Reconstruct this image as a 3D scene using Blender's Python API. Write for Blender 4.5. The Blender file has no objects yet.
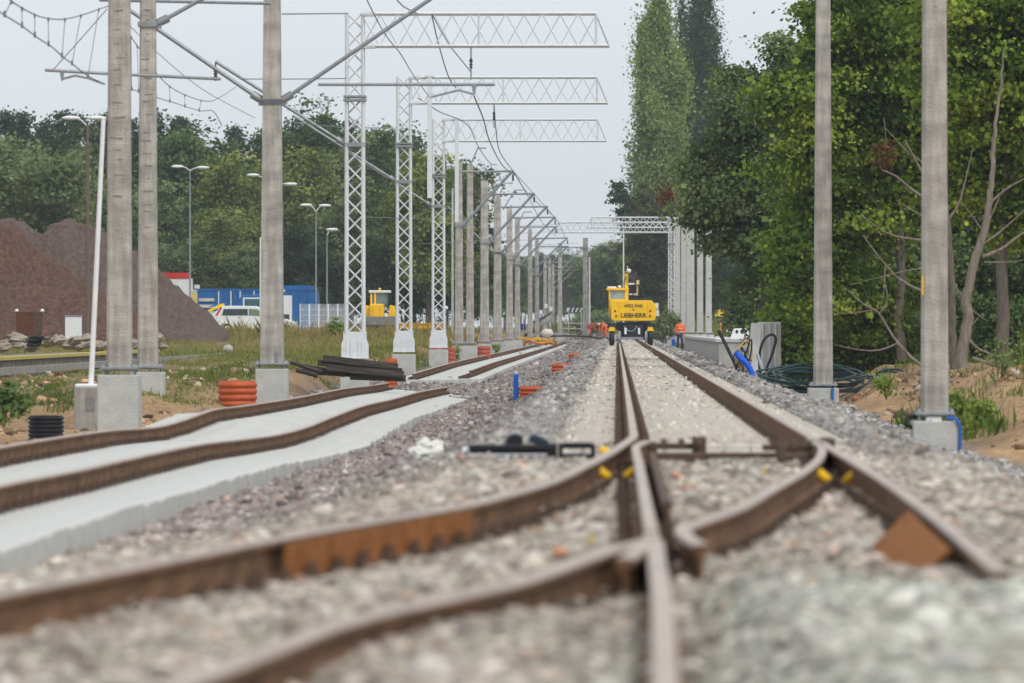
import bpy, math, random
import numpy as np
from mathutils import Vector, Matrix
random.seed(7); RNG = np.random.default_rng(11)
R = math.radians
S = bpy.context.scene
# ---------------------------------------------------------------- camera, world, sun, exposure
F = 5700.0; HZ = 327.0; CH = 0.9; K = 0.01842
cd = bpy.data.cameras.new('camera'); cam = bpy.data.objects.new('camera', cd)
S.collection.objects.link(cam); S.camera = cam
cam.location = (0, 0, CH); cam.rotation_euler = (R(90), 0, 0)
cd.sensor_width = 36; cd.lens = F/1024*36; cd.shift_y = (341.5-HZ)/1024*-1
cd.clip_start = 1; cd.clip_end = 9000
cd.dof.use_dof = True; cd.dof.focus_distance = 190; cd.dof.aperture_fstop = 3.8
S.render.resolution_x = 1024; S.render.resolution_y = 683
W = bpy.data.worlds.new('World'); S.world = W; W.use_nodes = True
nt = W.node_tree; nt.nodes.clear()
o_ = nt.nodes.new('ShaderNodeOutputWorld'); bg = nt.nodes.new('ShaderNodeBackground')
sky = nt.nodes.new('ShaderNodeTexSky'); sky.sky_type = 'NISHITA'; sky.sun_disc = False
sky.sun_elevation = R(48); sky.sun_rotation = R(150); sky.air_density = 1; sky.dust_density = 3
hs = nt.nodes.new('ShaderNodeHueSaturation'); hs.inputs['Saturation'].default_value = 0.25; hs.inputs['Value'].default_value = 0.22
mx = nt.nodes.new('ShaderNodeMixRGB'); mx.blend_type = 'ADD'; mx.inputs['Fac'].default_value = 1
tc = nt.nodes.new('ShaderNodeTexCoord'); nz = nt.nodes.new('ShaderNodeTexNoise'); nz.inputs['Scale'].default_value = 2.2
nz.inputs['Detail'].default_value = 4
mp = nt.nodes.new('ShaderNodeMapping'); mp.inputs['Scale'].default_value = (1, 1, 5)
cr = nt.nodes.new('ShaderNodeValToRGB')
cr.color_ramp.elements[0].position = .3; cr.color_ramp.elements[0].color = (6.75, 7.25, 7.75, 1)
cr.color_ramp.elements[1].position = .75; cr.color_ramp.elements[1].color = (7.9, 8.3, 8.65, 1)
L = nt.links.new
L(sky.outputs[0], hs.inputs['Color']); L(tc.outputs['Generated'], mp.inputs[0]); L(mp.outputs[0], nz.inputs['Vector'])
L(nz.outputs[0], cr.inputs[0]); L(hs.outputs[0], mx.inputs[1]); L(cr.outputs[0], mx.inputs[2])
L(mx.outputs[0], bg.inputs[0]); bg.inputs[1].default_value = 0.098; L(bg.outputs[0], o_.inputs[0])
sd = bpy.data.lights.new('sun', 'SUN'); sun = bpy.data.objects.new('sun', sd); S.collection.objects.link(sun)
sd.energy = 1.5; sd.angle = R(14); sd.color = (1, .96, .9)
sun.rotation_euler = Vector((math.sin(R(150))*math.cos(R(48)), math.cos(R(150))*math.cos(R(48)), math.sin(R(48)))).to_track_quat('Z', 'Y').to_euler()
S.view_settings.view_transform = 'Standard'; S.view_settings.look = 'None'
S.view_settings.exposure = 0.06; S.view_settings.gamma = 1
S.cycles.max_bounces = 6; S.cycles.transparent_max_bounces = 6; S.cycles.diffuse_bounces = 3
S.cycles.use_denoising = True; S.cycles.volume_bounces = 0
# ---------------------------------------------------------------- helpers
def sx(px, Y): return (px-512)*Y/F
def sz(py, Y): return CH-(py-HZ)*Y/F
def at(px, py, Y): return (sx(px, Y), Y, sz(py, Y))
def lx(x0, Y): return x0+K*Y
def yat(s): return F/s
def smooth(a, b, x):
    t = np.clip((x-a)/(b-a), 0, 1); return t*t*(3-2*t)
_P = np.random.default_rng(3).random((256, 256))
def vnoise(x, y):
    xi = np.floor(x).astype(int); yi = np.floor(y).astype(int); fx = x-xi; fy = y-yi
    fx = fx*fx*(3-2*fx); fy = fy*fy*(3-2*fy)
    g = lambda a, b: _P[a % 256, b % 256]
    return (g(xi, yi)*(1-fx)+g(xi+1, yi)*fx)*(1-fy)+(g(xi, yi+1)*(1-fx)+g(xi+1, yi+1)*fx)*fy
def fbm(x, y, o=4):
    r = 0; a = .5
    for i in range(o): r = r+a*(vnoise(x*2**i+17*i, y*2**i+5*i)-.5); a *= .5
    return r*2

class MB:
    def __init__(s): s.v = []; s.f = []; s.m = []; s.sm = []
    def add(s, vs, fs, mi=0, smo=False):
        b = len(s.v); s.v += [tuple(p) for p in vs]
        for f in fs: s.f.append([b+i for i in f]); s.m.append(mi); s.sm.append(smo)
    def box(s, c, d, rz=0, rx=0, ry=0, mi=0, taper=1.0):
        M = Matrix.Rotation(rz, 3, 'Z') @ Matrix.Rotation(rx, 3, 'X') @ Matrix.Rotation(ry, 3, 'Y')
        vs = []
        for z in (-.5, .5):
            t = 1 if z < 0 else taper
            for x, y in ((-.5, -.5), (.5, -.5), (.5, .5), (-.5, .5)):
                vs.append(Vector(c)+M @ Vector((x*d[0]*t, y*d[1]*t, z*d[2])))
        s.add(vs, [(3, 2, 1, 0), (4, 5, 6, 7), (0, 1, 5, 4), (1, 2, 6, 5), (2, 3, 7, 6), (3, 0, 4, 7)], mi)
    def tube(s, pts, r, n=8, mi=0, caps=True, close=False):
        pts = [Vector(p) for p in pts]; N = len(pts)
        rs = r if isinstance(r, (list, tuple)) else [r]*N
        vs = []; up = None
        for i, p in enumerate(pts):
            if close: d = pts[(i+1) % N]-pts[i-1]
            else: d = pts[min(i+1, N-1)]-pts[max(i-1, 0)]
            if d.length < 1e-9: d = Vector((0, 0, 1))
            d.normalize()
            if up is None: up = Vector((0, 0, 1)) if abs(d.z) < .9 else Vector((1, 0, 0))
            a = d.cross(up); 
            if a.length < 1e-4: a = d.cross(Vector((1, .1, 0)))
            a.normalize(); b = a.cross(d); up = b
            for k in range(n):
                t = 2*math.pi*k/n; vs.append(p+(a*math.cos(t)+b*math.sin(t))*rs[i])
        fs = []
        for i in range(N if close else N-1):
            j = (i+1) % N
            for k in range(n): k2 = (k+1) % n; fs.append((i*n+k, i*n+k2, j*n+k2, j*n+k))
        s.add(vs, fs, mi, n > 5)
        if caps and not close:
            s.add(vs[:n], [tuple(range(n))], mi); s.add(vs[-n:], [tuple(range(n-1, -1, -1))], mi)
    def prism(s, poly, a, b, axis='y', mi=0):
        n = len(poly)
        def q(u, v, w): return {'y': (u, w, v), 'x': (w, u, v), 'z': (u, v, w)}[axis]
        vs = [q(u, v, a) for u, v in poly]+[q(u, v, b) for u, v in poly]
        fs = [tuple(range(n-1, -1, -1)), tuple(range(n, 2*n))]+[(i, (i+1) % n, n+(i+1) % n, n+i) for i in range(n)]
        s.add(vs, fs, mi)
    def lathe(s, c, prof, n=24, mi=0, axis='z'):
        vs = []
        for r, h in prof:
            for k in range(n):
                t = 2*math.pi*k/n; u, v = r*math.cos(t), r*math.sin(t)
                vs.append((c[0]+u, c[1]+v, c[2]+h) if axis == 'z' else ((c[0]+h, c[1]+u, c[2]+v) if axis == 'x' else (c[0]+u, c[1]+h, c[2]+v)))
        fs = []
        for i in range(len(prof)-1):
            for k in range(n): k2 = (k+1) % n; fs.append((i*n+k, i*n+k2, (i+1)*n+k2, (i+1)*n+k))
        s.add(vs, fs, mi, True)
    def sphere(s, c, r, n=10, mi=0, sc=(1, 1, 1)):
        prof = [(max(1e-4, r*math.sin(math.pi*i/n))*1, -r*math.cos(math.pi*i/n)) for i in range(n+1)]
        b = MB(); b.lathe((0, 0, 0), prof, n+4)
        s.add([(c[0]+p[0]*sc[0], c[1]+p[1]*sc[1], c[2]+p[2]*sc[2]) for p in b.v], b.f, mi, True)
    def build(s, name, mats, parent=None, bevel=0):
        me = bpy.data.meshes.new(name); me.from_pydata(s.v, [], s.f)
        for m in (mats if isinstance(mats, (list, tuple)) else [mats]): me.materials.append(m)
        me.polygons.foreach_set('material_index', s.m); me.polygons.foreach_set('use_smooth', s.sm); me.update()
        o = bpy.data.objects.new(name, me); S.collection.objects.link(o)
        if parent: o.parent = parent
        if bevel:
            b = o.modifiers.new('b', 'BEVEL'); b.width = bevel; b.segments = 2; b.limit_method = 'ANGLE'
        return o
def tag(o, label, cat=None, group=None, kind=None):
    if label: o['label'] = label
    if cat: o['category'] = cat
    if group: o['group'] = group
    if kind: o['kind'] = kind
    return o
def thing(name, label, cat, loc=(0, 0, 0), rz=0, group=None, kind=None):
    o = bpy.data.objects.new(name, None); S.collection.objects.link(o); o.location = loc; o.rotation_euler = (0, 0, rz)
    o.empty_display_size = .2
    return tag(o, label, cat, group, kind)
def kids(o): return [c for c in bpy.data.objects if c.parent == o]
def dup(root, loc, rz=0, label=None, scale=None):
    def cp(o, par):
        c = o.copy(); S.collection.objects.link(c); c.parent = par
        for k in CH_.get(o.name, []) or kids(o): cp(k, c)
        return c
    CH_ = {}
    r = cp(root, None); r.location = loc; r.rotation_euler = (0, 0, rz)
    if label: r['label'] = label
    if scale: r.scale = scale if isinstance(scale, tuple) else (scale,)*3
    return r
# ---- materials
MATS = {}
def mat(name, col, rough=.8, metal=0, var=.15, scale=6, bump=0, bscale=40, col2=None, stretch=(1, 1, 1), streak=0, spec=.3):
    if name in MATS: return MATS[name]
    m = bpy.data.materials.new(name); m.use_nodes = True; t = m.node_tree; N = t.nodes; l = t.links.new
    b = N['Principled BSDF']; b.inputs['Roughness'].default_value = rough; b.inputs['Metallic'].default_value = metal
    b.inputs['Specular IOR Level'].default_value = spec
    tc = N.new('ShaderNodeTexCoord'); mp = N.new('ShaderNodeMapping'); mp.inputs['Scale'].default_value = stretch
    l(tc.outputs['Object'], mp.inputs[0])
    n1 = N.new('ShaderNodeTexNoise'); n1.inputs['Scale'].default_value = scale; n1.inputs['Detail'].default_value = 6
    l(mp.outputs[0], n1.inputs['Vector'])
    rp = N.new('ShaderNodeValToRGB'); rp.color_ramp.elements[0].position = .32; rp.color_ramp.elements[1].position = .7
    c2 = col2 or tuple(min(1, c*(1+var)) for c in col); c1 = col if col2 else tuple(c*(1-var) for c in col)
    rp.color_ramp.elements[0].color = (*c1, 1); rp.color_ramp.elements[1].color = (*c2, 1)
    l(n1.outputs[0], rp.inputs[0]); out = rp.outputs[0]
    if streak:
        n3 = N.new('ShaderNodeTexNoise'); n3.inputs['Scale'].default_value = 1.3; n3.inputs['Detail'].default_value = 5
        mp3 = N.new('ShaderNodeMapping'); mp3.inputs['Scale'].default_value = (7, 7, .9); l(tc.outputs['Object'], mp3.inputs[0]); l(mp3.outputs[0], n3.inputs['Vector'])
        r3 = N.new('ShaderNodeValToRGB'); r3.color_ramp.elements[0].position = .42; r3.color_ramp.elements[1].position = .62
        mm = N.new('ShaderNodeMixRGB'); mm.blend_type = 'MULTIPLY'; mm.inputs['Fac'].default_value = streak
        r3.color_ramp.elements[0].color = (.45, .42, .38, 1); l(n3.outputs[0], r3.inputs[0]); l(out, mm.inputs[1]); l(r3.outputs[0], mm.inputs[2]); out = mm.outputs[0]
    l(out, b.inputs['Base Color'])
    if bump:
        n2 = N.new('ShaderNodeTexNoise'); n2.inputs['Scale'].default_value = bscale; n2.inputs['Detail'].default_value = 4
        bp = N.new('ShaderNodeBump'); bp.inputs['Strength'].default_value = bump; bp.inputs['Distance'].default_value = .05
        l(mp.outputs[0], n2.inputs['Vector']); l(n2.outputs[0], bp.inputs['Height']); l(bp.outputs[0], b.inputs['Normal'])
    MATS[name] = m; return m
def attr_mat(name, ramp, attr='tone', rough=.9, transl=0, spec=.15):
    m = bpy.data.materials.new(name); m.use_nodes = True; t = m.node_tree; N = t.nodes; l = t.links.new
    b = N['Principled BSDF']; b.inputs['Roughness'].default_value = rough; b.inputs['Specular IOR Level'].default_value = spec
    a = N.new('ShaderNodeAttribute'); a.attribute_name = attr; rp = N.new('ShaderNodeValToRGB')
    el = rp.color_ramp.elements
    while len(el) < len(ramp): el.new(.5)
    for e, (p, c) in zip(el, ramp): e.position = p; e.color = (*c, 1)
    l(a.outputs['Fac'], rp.inputs[0]); l(rp.outputs[0], b.inputs['Base Color'])
    if transl:
        tr = N.new('ShaderNodeBsdfTranslucent'); ms = N.new('ShaderNodeMixShader'); ms.inputs[0].default_value = transl
        hv = N.new('ShaderNodeMixRGB'); hv.blend_type = 'MULTIPLY'; hv.inputs['Fac'].default_value = 1; hv.inputs[2].default_value = (1.2, 1.25, .6, 1)
        l(rp.outputs[0], hv.inputs[1]); l(hv.outputs[0], tr.inputs[0])
        l(b.outputs[0], ms.inputs[1]); l(tr.outputs[0], ms.inputs[2]); l(ms.outputs[0], N['Material Output'].inputs[0])
    return m
def np_mesh(name, V, Fc, k, mats, attrs=None, mi=None, cols=None):
    """V (n,3), Fc (m,k) all faces with k corners"""
    me = bpy.data.meshes.new(name); me.vertices.add(len(V)); me.vertices.foreach_set('co', np.ascontiguousarray(V, np.float32).ravel())
    m = len(Fc); me.loops.add(m*k); me.loops.foreach_set('vertex_index', np.ascontiguousarray(Fc, np.int32).ravel())
    me.polygons.add(m); me.polygons.foreach_set('loop_start', np.arange(0, m*k, k, dtype=np.int32))
    try: me.polygons.foreach_set('loop_total', np.full(m, k, np.int32))
    except Exception: pass
    for mt in (mats if isinstance(mats, (list, tuple)) else [mats]): me.materials.append(mt)
    if mi is not None: me.polygons.foreach_set('material_index', mi.astype(np.int32))
    for an, av in (attrs or {}).items():
        a = me.attributes.new(an, 'FLOAT', 'POINT'); a.data.foreach_set('value', av.astype(np.float32))
    for an, av in (cols or {}).items():
        a = me.attributes.new(an, 'FLOAT_COLOR', 'POINT'); a.data.foreach_set('color', np.ascontiguousarray(av, np.float32).ravel())
    me.update(); me.validate(); return me
def link(name, me, parent=None):
    o = bpy.data.objects.new(name, me); S.collection.objects.link(o)
    if parent: o.parent = parent
    return o
def text_obj(txt, size, loc, rot, m, parent, name='lettering', ext=.004, shear=0):
    c = bpy.data.curves.new('t', 'FONT'); c.body = txt; c.size = size; c.extrude = ext; c.align_x = 'CENTER'; c.align_y = 'CENTER'; c.shear = shear
    c.offset = size*.02
    o = bpy.data.objects.new('t', c); S.collection.objects.link(o); bpy.context.view_layer.update()
    me = bpy.data.meshes.new_from_object(o.evaluated_get(bpy.context.evaluated_depsgraph_get()))
    bpy.data.objects.remove(o); me.materials.clear(); me.materials.append(m)
    n = link(name, me, parent); n.location = loc; n.rotation_euler = rot; return n

concrete = mat('concrete', (.36, .345, .32), .9, var=.16, scale=3, bump=.4, bscale=30, streak=.35, stretch=(1, 1, 1))
concrete_lt = mat('concrete_new', (.50, .50, .475), .9, var=.1, scale=4, bump=.3, bscale=25)
postmat = mat('post_concrete', (.47, .445, .41), .9, var=.22, scale=2.2, bump=.5, bscale=24, streak=.45, stretch=(.8, .8, 2.0))
galv = mat('galvanised', (.70, .72, .74), .5, .0, var=.08, scale=8)
galvd = mat('galvanised_dull', (.30, .32, .34), .5, .5, var=.15, scale=8)
wire = mat('wire', (.20, .21, .225), .6, .3)
steel_top = mat('rail_head', (.46, .375, .32), .5, .15, var=.12, scale=5, stretch=(1, .2, 1), spec=.4)
rust = mat('rust', (.105, .055, .03), .9, .0, col2=(.25, .135, .07), scale=7, bump=.3, stretch=(1, .5, 1))
rust_o = mat('rust_orange', (.22, .075, .015), .85, 0, col2=(.36, .135, .03), scale=9, bump=.3)
rust_dk = mat('rust_dark', (.075, .05, .038), .9, 0, col2=(.13, .085, .06), scale=9)
black = mat('black_plastic', (.012, .014, .018), .5, var=.2)
dkgrey = mat('dark_grey', (.05, .052, .06), .7)
orange = mat('orange_plastic', (.52, .105, .035), .55, var=.1)
blue = mat('blue_paint', (.015, .13, .52), .5, var=.15, scale=2)
cblue = mat('container_blue', (.012, .125, .37), .55, var=.15, scale=1.5)
yellow = mat('yellow_paint', (.93, .55, .008), .45, var=.08, scale=2)
white = mat('white_paint', (.78, .79, .8), .5, var=.05)
glass = mat('dark_glass', (.05, .07, .08), .1, var=.3, spec=.8)
redp = mat('red_paint', (.6, .03, .02), .5)
orangecl = mat('hi_vis_orange', (.95, .16, .03), .8, var=.08)
skin = mat('skin', (.45, .25, .17), .7, var=.05)
navy = mat('navy_cloth', (.03, .05, .10), .9)
timber = mat('old_timber', (.035, .028, .024), .95, col2=(.10, .085, .075), scale=5, stretch=(.3, 4, 4), bump=.5)
bark = mat('bark', (.19, .165, .135), .95, col2=(.10, .085, .07), scale=8, bump=.6, stretch=(2, 2, .5))
bark_lt = mat('pale_bark', (.30, .26, .215), .95, col2=(.17, .14, .11), scale=7, bump=.6, stretch=(2, 2, .5))
bagm = mat('plastic_bag', (.75, .74, .70), .5, var=.06)
# ---------------------------------------------------------------- ground
RA = [(0.143, 500), (.143, 60), (.135, 50), (.132, 47.1), (.02, 43.2), (-.093, 40), (-.238, 36.6), (-.382, 33.5), (-.60, 30.7), (-.82, 28.6), (-1.2, 26.2), (-1.518, 24), (-1.80, 21.7), (-2.10, 19.4), (-2.6, 15.6)]
def rax0(Y): return np.interp(Y, [q[1] for q in RA][::-1], [q[0] for q in RA][::-1])
def lbz(Y): return np.interp(Y, [30, 40, 60, 80, 115, 150, 158, 166, 172, 400, 560, 700], [-.62, -.64, -.76, -.91, -.93, -.93, -.84, -.82, -.79, -.76, -.55, .3])
def lfz(Y, x0):
    a = np.interp(Y, [60, 95, 104, 112, 120, 160, 250, 350, 560, 900], [-1.0, -1.0, -.98, -.7, -.38, -.15, .15, .5, .35, .3])
    a = a-smooth(-9.5, -13, x0)*.22*smooth(105, 118, Y)*(1-smooth(240, 300, Y))
    return a
def rfz(Y, x0):
    b = -.82+smooth(5.0, 7.4, x0)*np.interp(Y, [50, 75, 85, 100, 125, 150, 350], [.1, .25, .35, .72, .62, .55, .5])
    return b+np.interp(Y, [150, 300, 400, 900], [0, .55, 1.1, 1.15])*smooth(3.9, 4.6, x0)
def H(x0, Y):
    x0 = np.asarray(x0, float); Y = np.asarray(Y, float)+0*x0; x0 = x0+0*Y
    el = np.minimum(-1.15, rax0(Y)-1.15); lb = lbz(Y); bed = -.19
    lf = lfz(Y, x0); rf = rfz(Y, x0)
    z = np.where(x0 > 2.4, bed+(rf-bed)*smooth(2.45, 4.5, x0), bed)
    z = np.where(x0 < el, bed+(lb-bed)*np.clip((el-x0)/1.55, 0, 1)**.9, z)
    t = smooth(-7.2, -8.6, x0); z = np.where(x0 < -7.2, lb*(1-t)+lf*t, z)
    n = fbm(x0*1.3, Y*.55, 4)
    inbed = ((x0 > el-.2) & (x0 < 2.5))
    z = z+n*np.where(inbed, .02, .07)*np.where(Y < 560, 1, .3)
    bank = smooth(5.0, 6.0, x0)*(1-smooth(160, 200, Y))+smooth(-8.3, -9.4, x0)*(1-smooth(140, 180, Y))*smooth(104, 112, Y)
    z = z+bank*(fbm(x0*.55+9, Y*.11+3, 5)*.42+np.abs(fbm(x0*1.6, Y*.33, 3))*.26)*smooth(60, 85, Y)
    far = smooth(480, 640, Y)*(1-smooth(-9, -30, x0))
    z = z*(1-far)+(.28+.04*n)*far
    # loose heap of pale stone in front of the crossing
    xx = x0+K*Y
    z = z+.15*smooth(23.0, 20.5, Y+.6*np.sin(xx*5))*smooth(.62, .95, xx)
    z = z+.085*smooth(26.8, 25.2, Y)*(1-smooth(23, 21, Y))*smooth(1.35, 1.6, xx)
    z = z+.07*smooth(22, 19, Y)*smooth(.35, .1, xx)*smooth(-.9, -.2, xx)
    z = z-.012*smooth(50, 46, Y)*((x0 > el+.9) & (x0 < 2.2))*smooth(21, 23, Y)
    ax = rax0(Y); z = z-.025*smooth(.0, .06, x0-ax)*(1-smooth(.3, .6, x0-ax))*smooth(23.5, 25, Y)*(1-smooth(30, 33, Y))
    z = z-.07*smooth(1.05, 1.2, x0)*(1-smooth(1.5, 1.6, x0))*smooth(23.2, 24.2, Y)*(1-smooth(29, 31, Y))
    for pxc, yc, dz in ((-1.78, 124, .42), (-1.79, 172, .38), (-1.77, 240, .36)):
        z = z-dz*np.exp(-((x0-pxc+.15)/.42)**4)*smooth(yc-16, yc-6, Y)*(1-smooth(yc, yc+1.5, Y))
    z = z-.02*smooth(50.5, 51.2, Y)*smooth(54, 53.2, Y)*inbed
    return z
def gz(x0, Y): return float(H(x0, Y))
def stone_colour(x0, Y):
    """mean rgb of the ballast kind lying there, with painted shade along the left rail"""
    x0 = np.asarray(x0); xx = x0+K*Y
    lt = np.array([.60, .54, .47]); pu = np.array([.255, .225, .212]); gr = np.array([.31, .292, .275]); gn = np.array([.39, .382, .335]); be = np.array([.38, .335, .285])
    n = fbm(x0*.8, Y*.2, 3)[..., None]
    w_in = (smooth(-.62, -.55, x0)*(1-smooth(2.08, 2.18, x0))*smooth(44, 50, Y))[..., None]
    rail_shade = (smooth(-.22, -.1, x0)*(1-smooth(.02, .1, x0))*smooth(44, 50, Y))[..., None]  # strip of rail foot shade painted into the stone colour
    left = (1-smooth(-1.6, -1.0, x0))[..., None]
    c = gr*(1-left)+pu*left
    near = (1-smooth(38, 62, Y))[..., None]
    c = c*(1-near)+be*near
    p0 = (smooth(-2.2, -3.0, x0)*smooth(34, 44, Y)*(1-smooth(120, 150, Y)))[..., None]*.75
    c = c*(1-p0)+np.array([.30, .25, .235])*p0
    c = c*(1-w_in)+lt*w_in
    c = c*(1-rail_shade*.6)+np.array([.14, .11, .10])*rail_shade*.6
    fg = ((1-smooth(20.5, 22.5, Y))*smooth(.45, .75, xx+.3*n[..., 0]))[..., None]
    fg2 = ((1-smooth(17, 20, Y))*smooth(.1, .3, xx))[..., None]
    fg = np.maximum(fg, fg2*.8)
    c = c*(1-fg)+gn*fg
    return c*(1+.25*n)
def ground():
    u = np.concatenate([[-2500, -900, -400, -200, -120, -80, -60], np.arange(-48, -16, 2.0), np.arange(-16, -8, .3), np.arange(-8, 3, .2), np.arange(3, 12, .2), np.arange(12, 30, 1.5), [34, 42, 55, 80, 130, 250, 600, 2500]])
    Y = [4.0]
    while Y[-1] < 240: Y.append(Y[-1]+max(.35, Y[-1]*.007))
    while Y[-1] < 7500: Y.append(Y[-1]*1.03)
    Y = np.array(Y); U, YY = np.meshgrid(u, Y)
    Z = H(U, YY); nu = len(u); ny = len(Y)
    V = np.stack([U+K*YY, YY, Z], -1).reshape(-1, 3)
    i = np.arange(ny-1)[:, None]*nu+np.arange(nu-1)[None]; i = i.ravel()
    Fc = np.stack([i, i+1, i+nu+1, i+nu], 1)
    U = U.ravel(); YY = YY.ravel()
    sc = stone_colour(U, YY)*(.72+.28*(smooth(-.75, -.5, U)*(1-smooth(2.0, 2.35, U))*smooth(44, 50, YY)))[:, None]
    sand = np.array([.42, .275, .155]); soil = np.array([.17, .115, .075]); grass = np.array([.13, .14, .05]); dry = np.array([.27, .20, .11])
    n = fbm(U*.35, YY*.06, 4); n2 = fbm(U*1.9, YY*.5, 3)
    s = sand*(1+.55*n2[:, None])+np.clip(-n[:, None], 0, 1)*(soil-sand)*.9
    wl = smooth(-7.3, -8.3, U+.8*n2); wr = smooth(4.6, 5.3, U+.5*n2)*(1-smooth(330, 420, YY)); 
    c = sc*(1-np.maximum(wl, wr)[:, None])+s*np.maximum(wl, wr)[:, None]
    gr_ = (grass*(.6+n[:, None]*.5)+dry*(.5-n[:, None]*.5))
    wg = np.maximum(smooth(106, 124, YY+8*n2)*smooth(-8, -9, U), smooth(150, 200, YY)*smooth(4.6, 5.6, U)); wg = np.maximum(wg, smooth(560, 640, YY))
    wg = np.clip(wg, 0, 1)[:, None]; c = c*(1-wg)+gr_*wg
    cols = np.concatenate([np.clip(c, .02, .9), np.ones((len(c), 1))], 1)
    m = bpy.data.materials.new('earth_and_ballast'); m.use_nodes = True; t = m.node_tree; b = t.nodes['Principled BSDF']; b.inputs['Roughness'].default_value = .95; b.inputs['Specular IOR Level'].default_value = .1
    a = t.nodes.new('ShaderNodeAttribute'); a.attribute_name = 'gcol'
    tc = t.nodes.new('ShaderNodeTexCoord'); nz = t.nodes.new('ShaderNodeTexNoise'); nz.inputs['Scale'].default_value = 9; nz.inputs['Detail'].default_value = 6
    rp = t.nodes.new('ShaderNodeValToRGB'); rp.color_ramp.elements[0].position = .3; rp.color_ramp.elements[0].color = (.5, .48, .46, 1); rp.color_ramp.elements[1].position = .7; rp.color_ramp.elements[1].color = (1.2, 1.2, 1.2, 1)
    mm = t.nodes.new('ShaderNodeMixRGB'); mm.blend_type = 'MULTIPLY'; mm.inputs[0].default_value = 1
    t.links.new(tc.outputs['Object'], nz.inputs['Vector']); t.links.new(nz.outputs[0], rp.inputs[0]); t.links.new(a.outputs['Color'], mm.inputs[1]); t.links.new(rp.outputs[0], mm.inputs[2]); t.links.new(mm.outputs[0], b.inputs['Base Color'])
    bp = t.nodes.new('ShaderNodeBump'); bp.inputs['Distance'].default_value = .1; bp.inputs['Strength'].default_value = .6; t.links.new(nz.outputs[0], bp.inputs['Height']); t.links.new(bp.outputs[0], b.inputs['Normal'])
    me = np_mesh('ground', V, Fc, 4, m, cols={'gcol': cols}); me.polygons.foreach_set('use_smooth', np.ones(len(Fc), bool))
    tag(link('ground', me), None, kind='structure')
ground()
# ---------------------------------------------------------------- ballast
def ico():
    t = (1+5**.5)/2
    v = np.array([(-1, t, 0), (1, t, 0), (-1, -t, 0), (1, -t, 0), (0, -1, t), (0, 1, t), (0, -1, -t), (0, 1, -t), (t, 0, -1), (t, 0, 1), (-t, 0, -1), (-t, 0, 1)], float)
    v /= np.linalg.norm(v[0])
    f = np.array([(0, 11, 5), (0, 5, 1), (0, 1, 7), (0, 7, 10), (0, 10, 11), (1, 5, 9), (5, 11, 4), (11, 10, 2), (10, 7, 6), (7, 1, 8), (3, 9, 4), (3, 4, 2), (3, 2, 6), (3, 6, 8), (3, 8, 9), (4, 9, 5), (2, 4, 11), (6, 2, 10), (8, 6, 7), (9, 8, 1)])
    return v, f
def octa():
    v = np.array([(1, 0, 0), (-1, 0, 0), (0, 1, 0), (0, -1, 0), (0, 0, 1), (0, 0, -1)], float)
    f = np.array([(0, 2, 4), (2, 1, 4), (1, 3, 4), (3, 0, 4), (2, 0, 5), (1, 2, 5), (3, 1, 5), (0, 3, 5)]); return v, f
def rotm(n):
    q = RNG.normal(size=(n, 4)); q /= np.linalg.norm(q, axis=1)[:, None]; w, x, y, z = q.T
    return np.stack([1-2*(y*y+z*z), 2*(x*y-z*w), 2*(x*z+y*w), 2*(x*y+z*w), 1-2*(x*x+z*z), 2*(y*z-x*w), 2*(x*z-y*w), 2*(y*z+x*w), 1-2*(x*x+y*y)], 1).reshape(n, 3, 3)
def scatter(P, size, base, col, vary=.3):
    n = len(P); v, f = base; k = len(v)
    sc = size[:, None, None]*(1+.35*RNG.uniform(-1, 1, (n, 1, 3)))*(1+.22*RNG.uniform(-1, 1, (n, k, 3)))
    V = np.einsum('nij,nkj->nki', rotm(n), v[None]*sc)
    V[:, :, 2] *= .8
    V = (V+P[:, None, :]).reshape(-1, 3)
    Fc = (f[None]+(np.arange(n)*k)[:, None, None]).reshape(-1, 3)
    br = np.exp(RNG.normal(0, vary, n)); tint = RNG.normal(0, .02, (n, 3))
    odd = RNG.random(n); c = col*br[:, None]*(1+tint)
    c[odd < .08] = c[odd < .08]*np.array([.42, .40, .39]); c[odd > .975] = np.array([.60, .56, .51])
    c[(odd > .88) & (odd < .92)] *= np.array([1.12, .85, .74])
    C = np.repeat(np.clip(c, .03, .85), k, 0)
    return V, Fc, np.concatenate([C, np.ones((len(C), 1))], 1)
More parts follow.
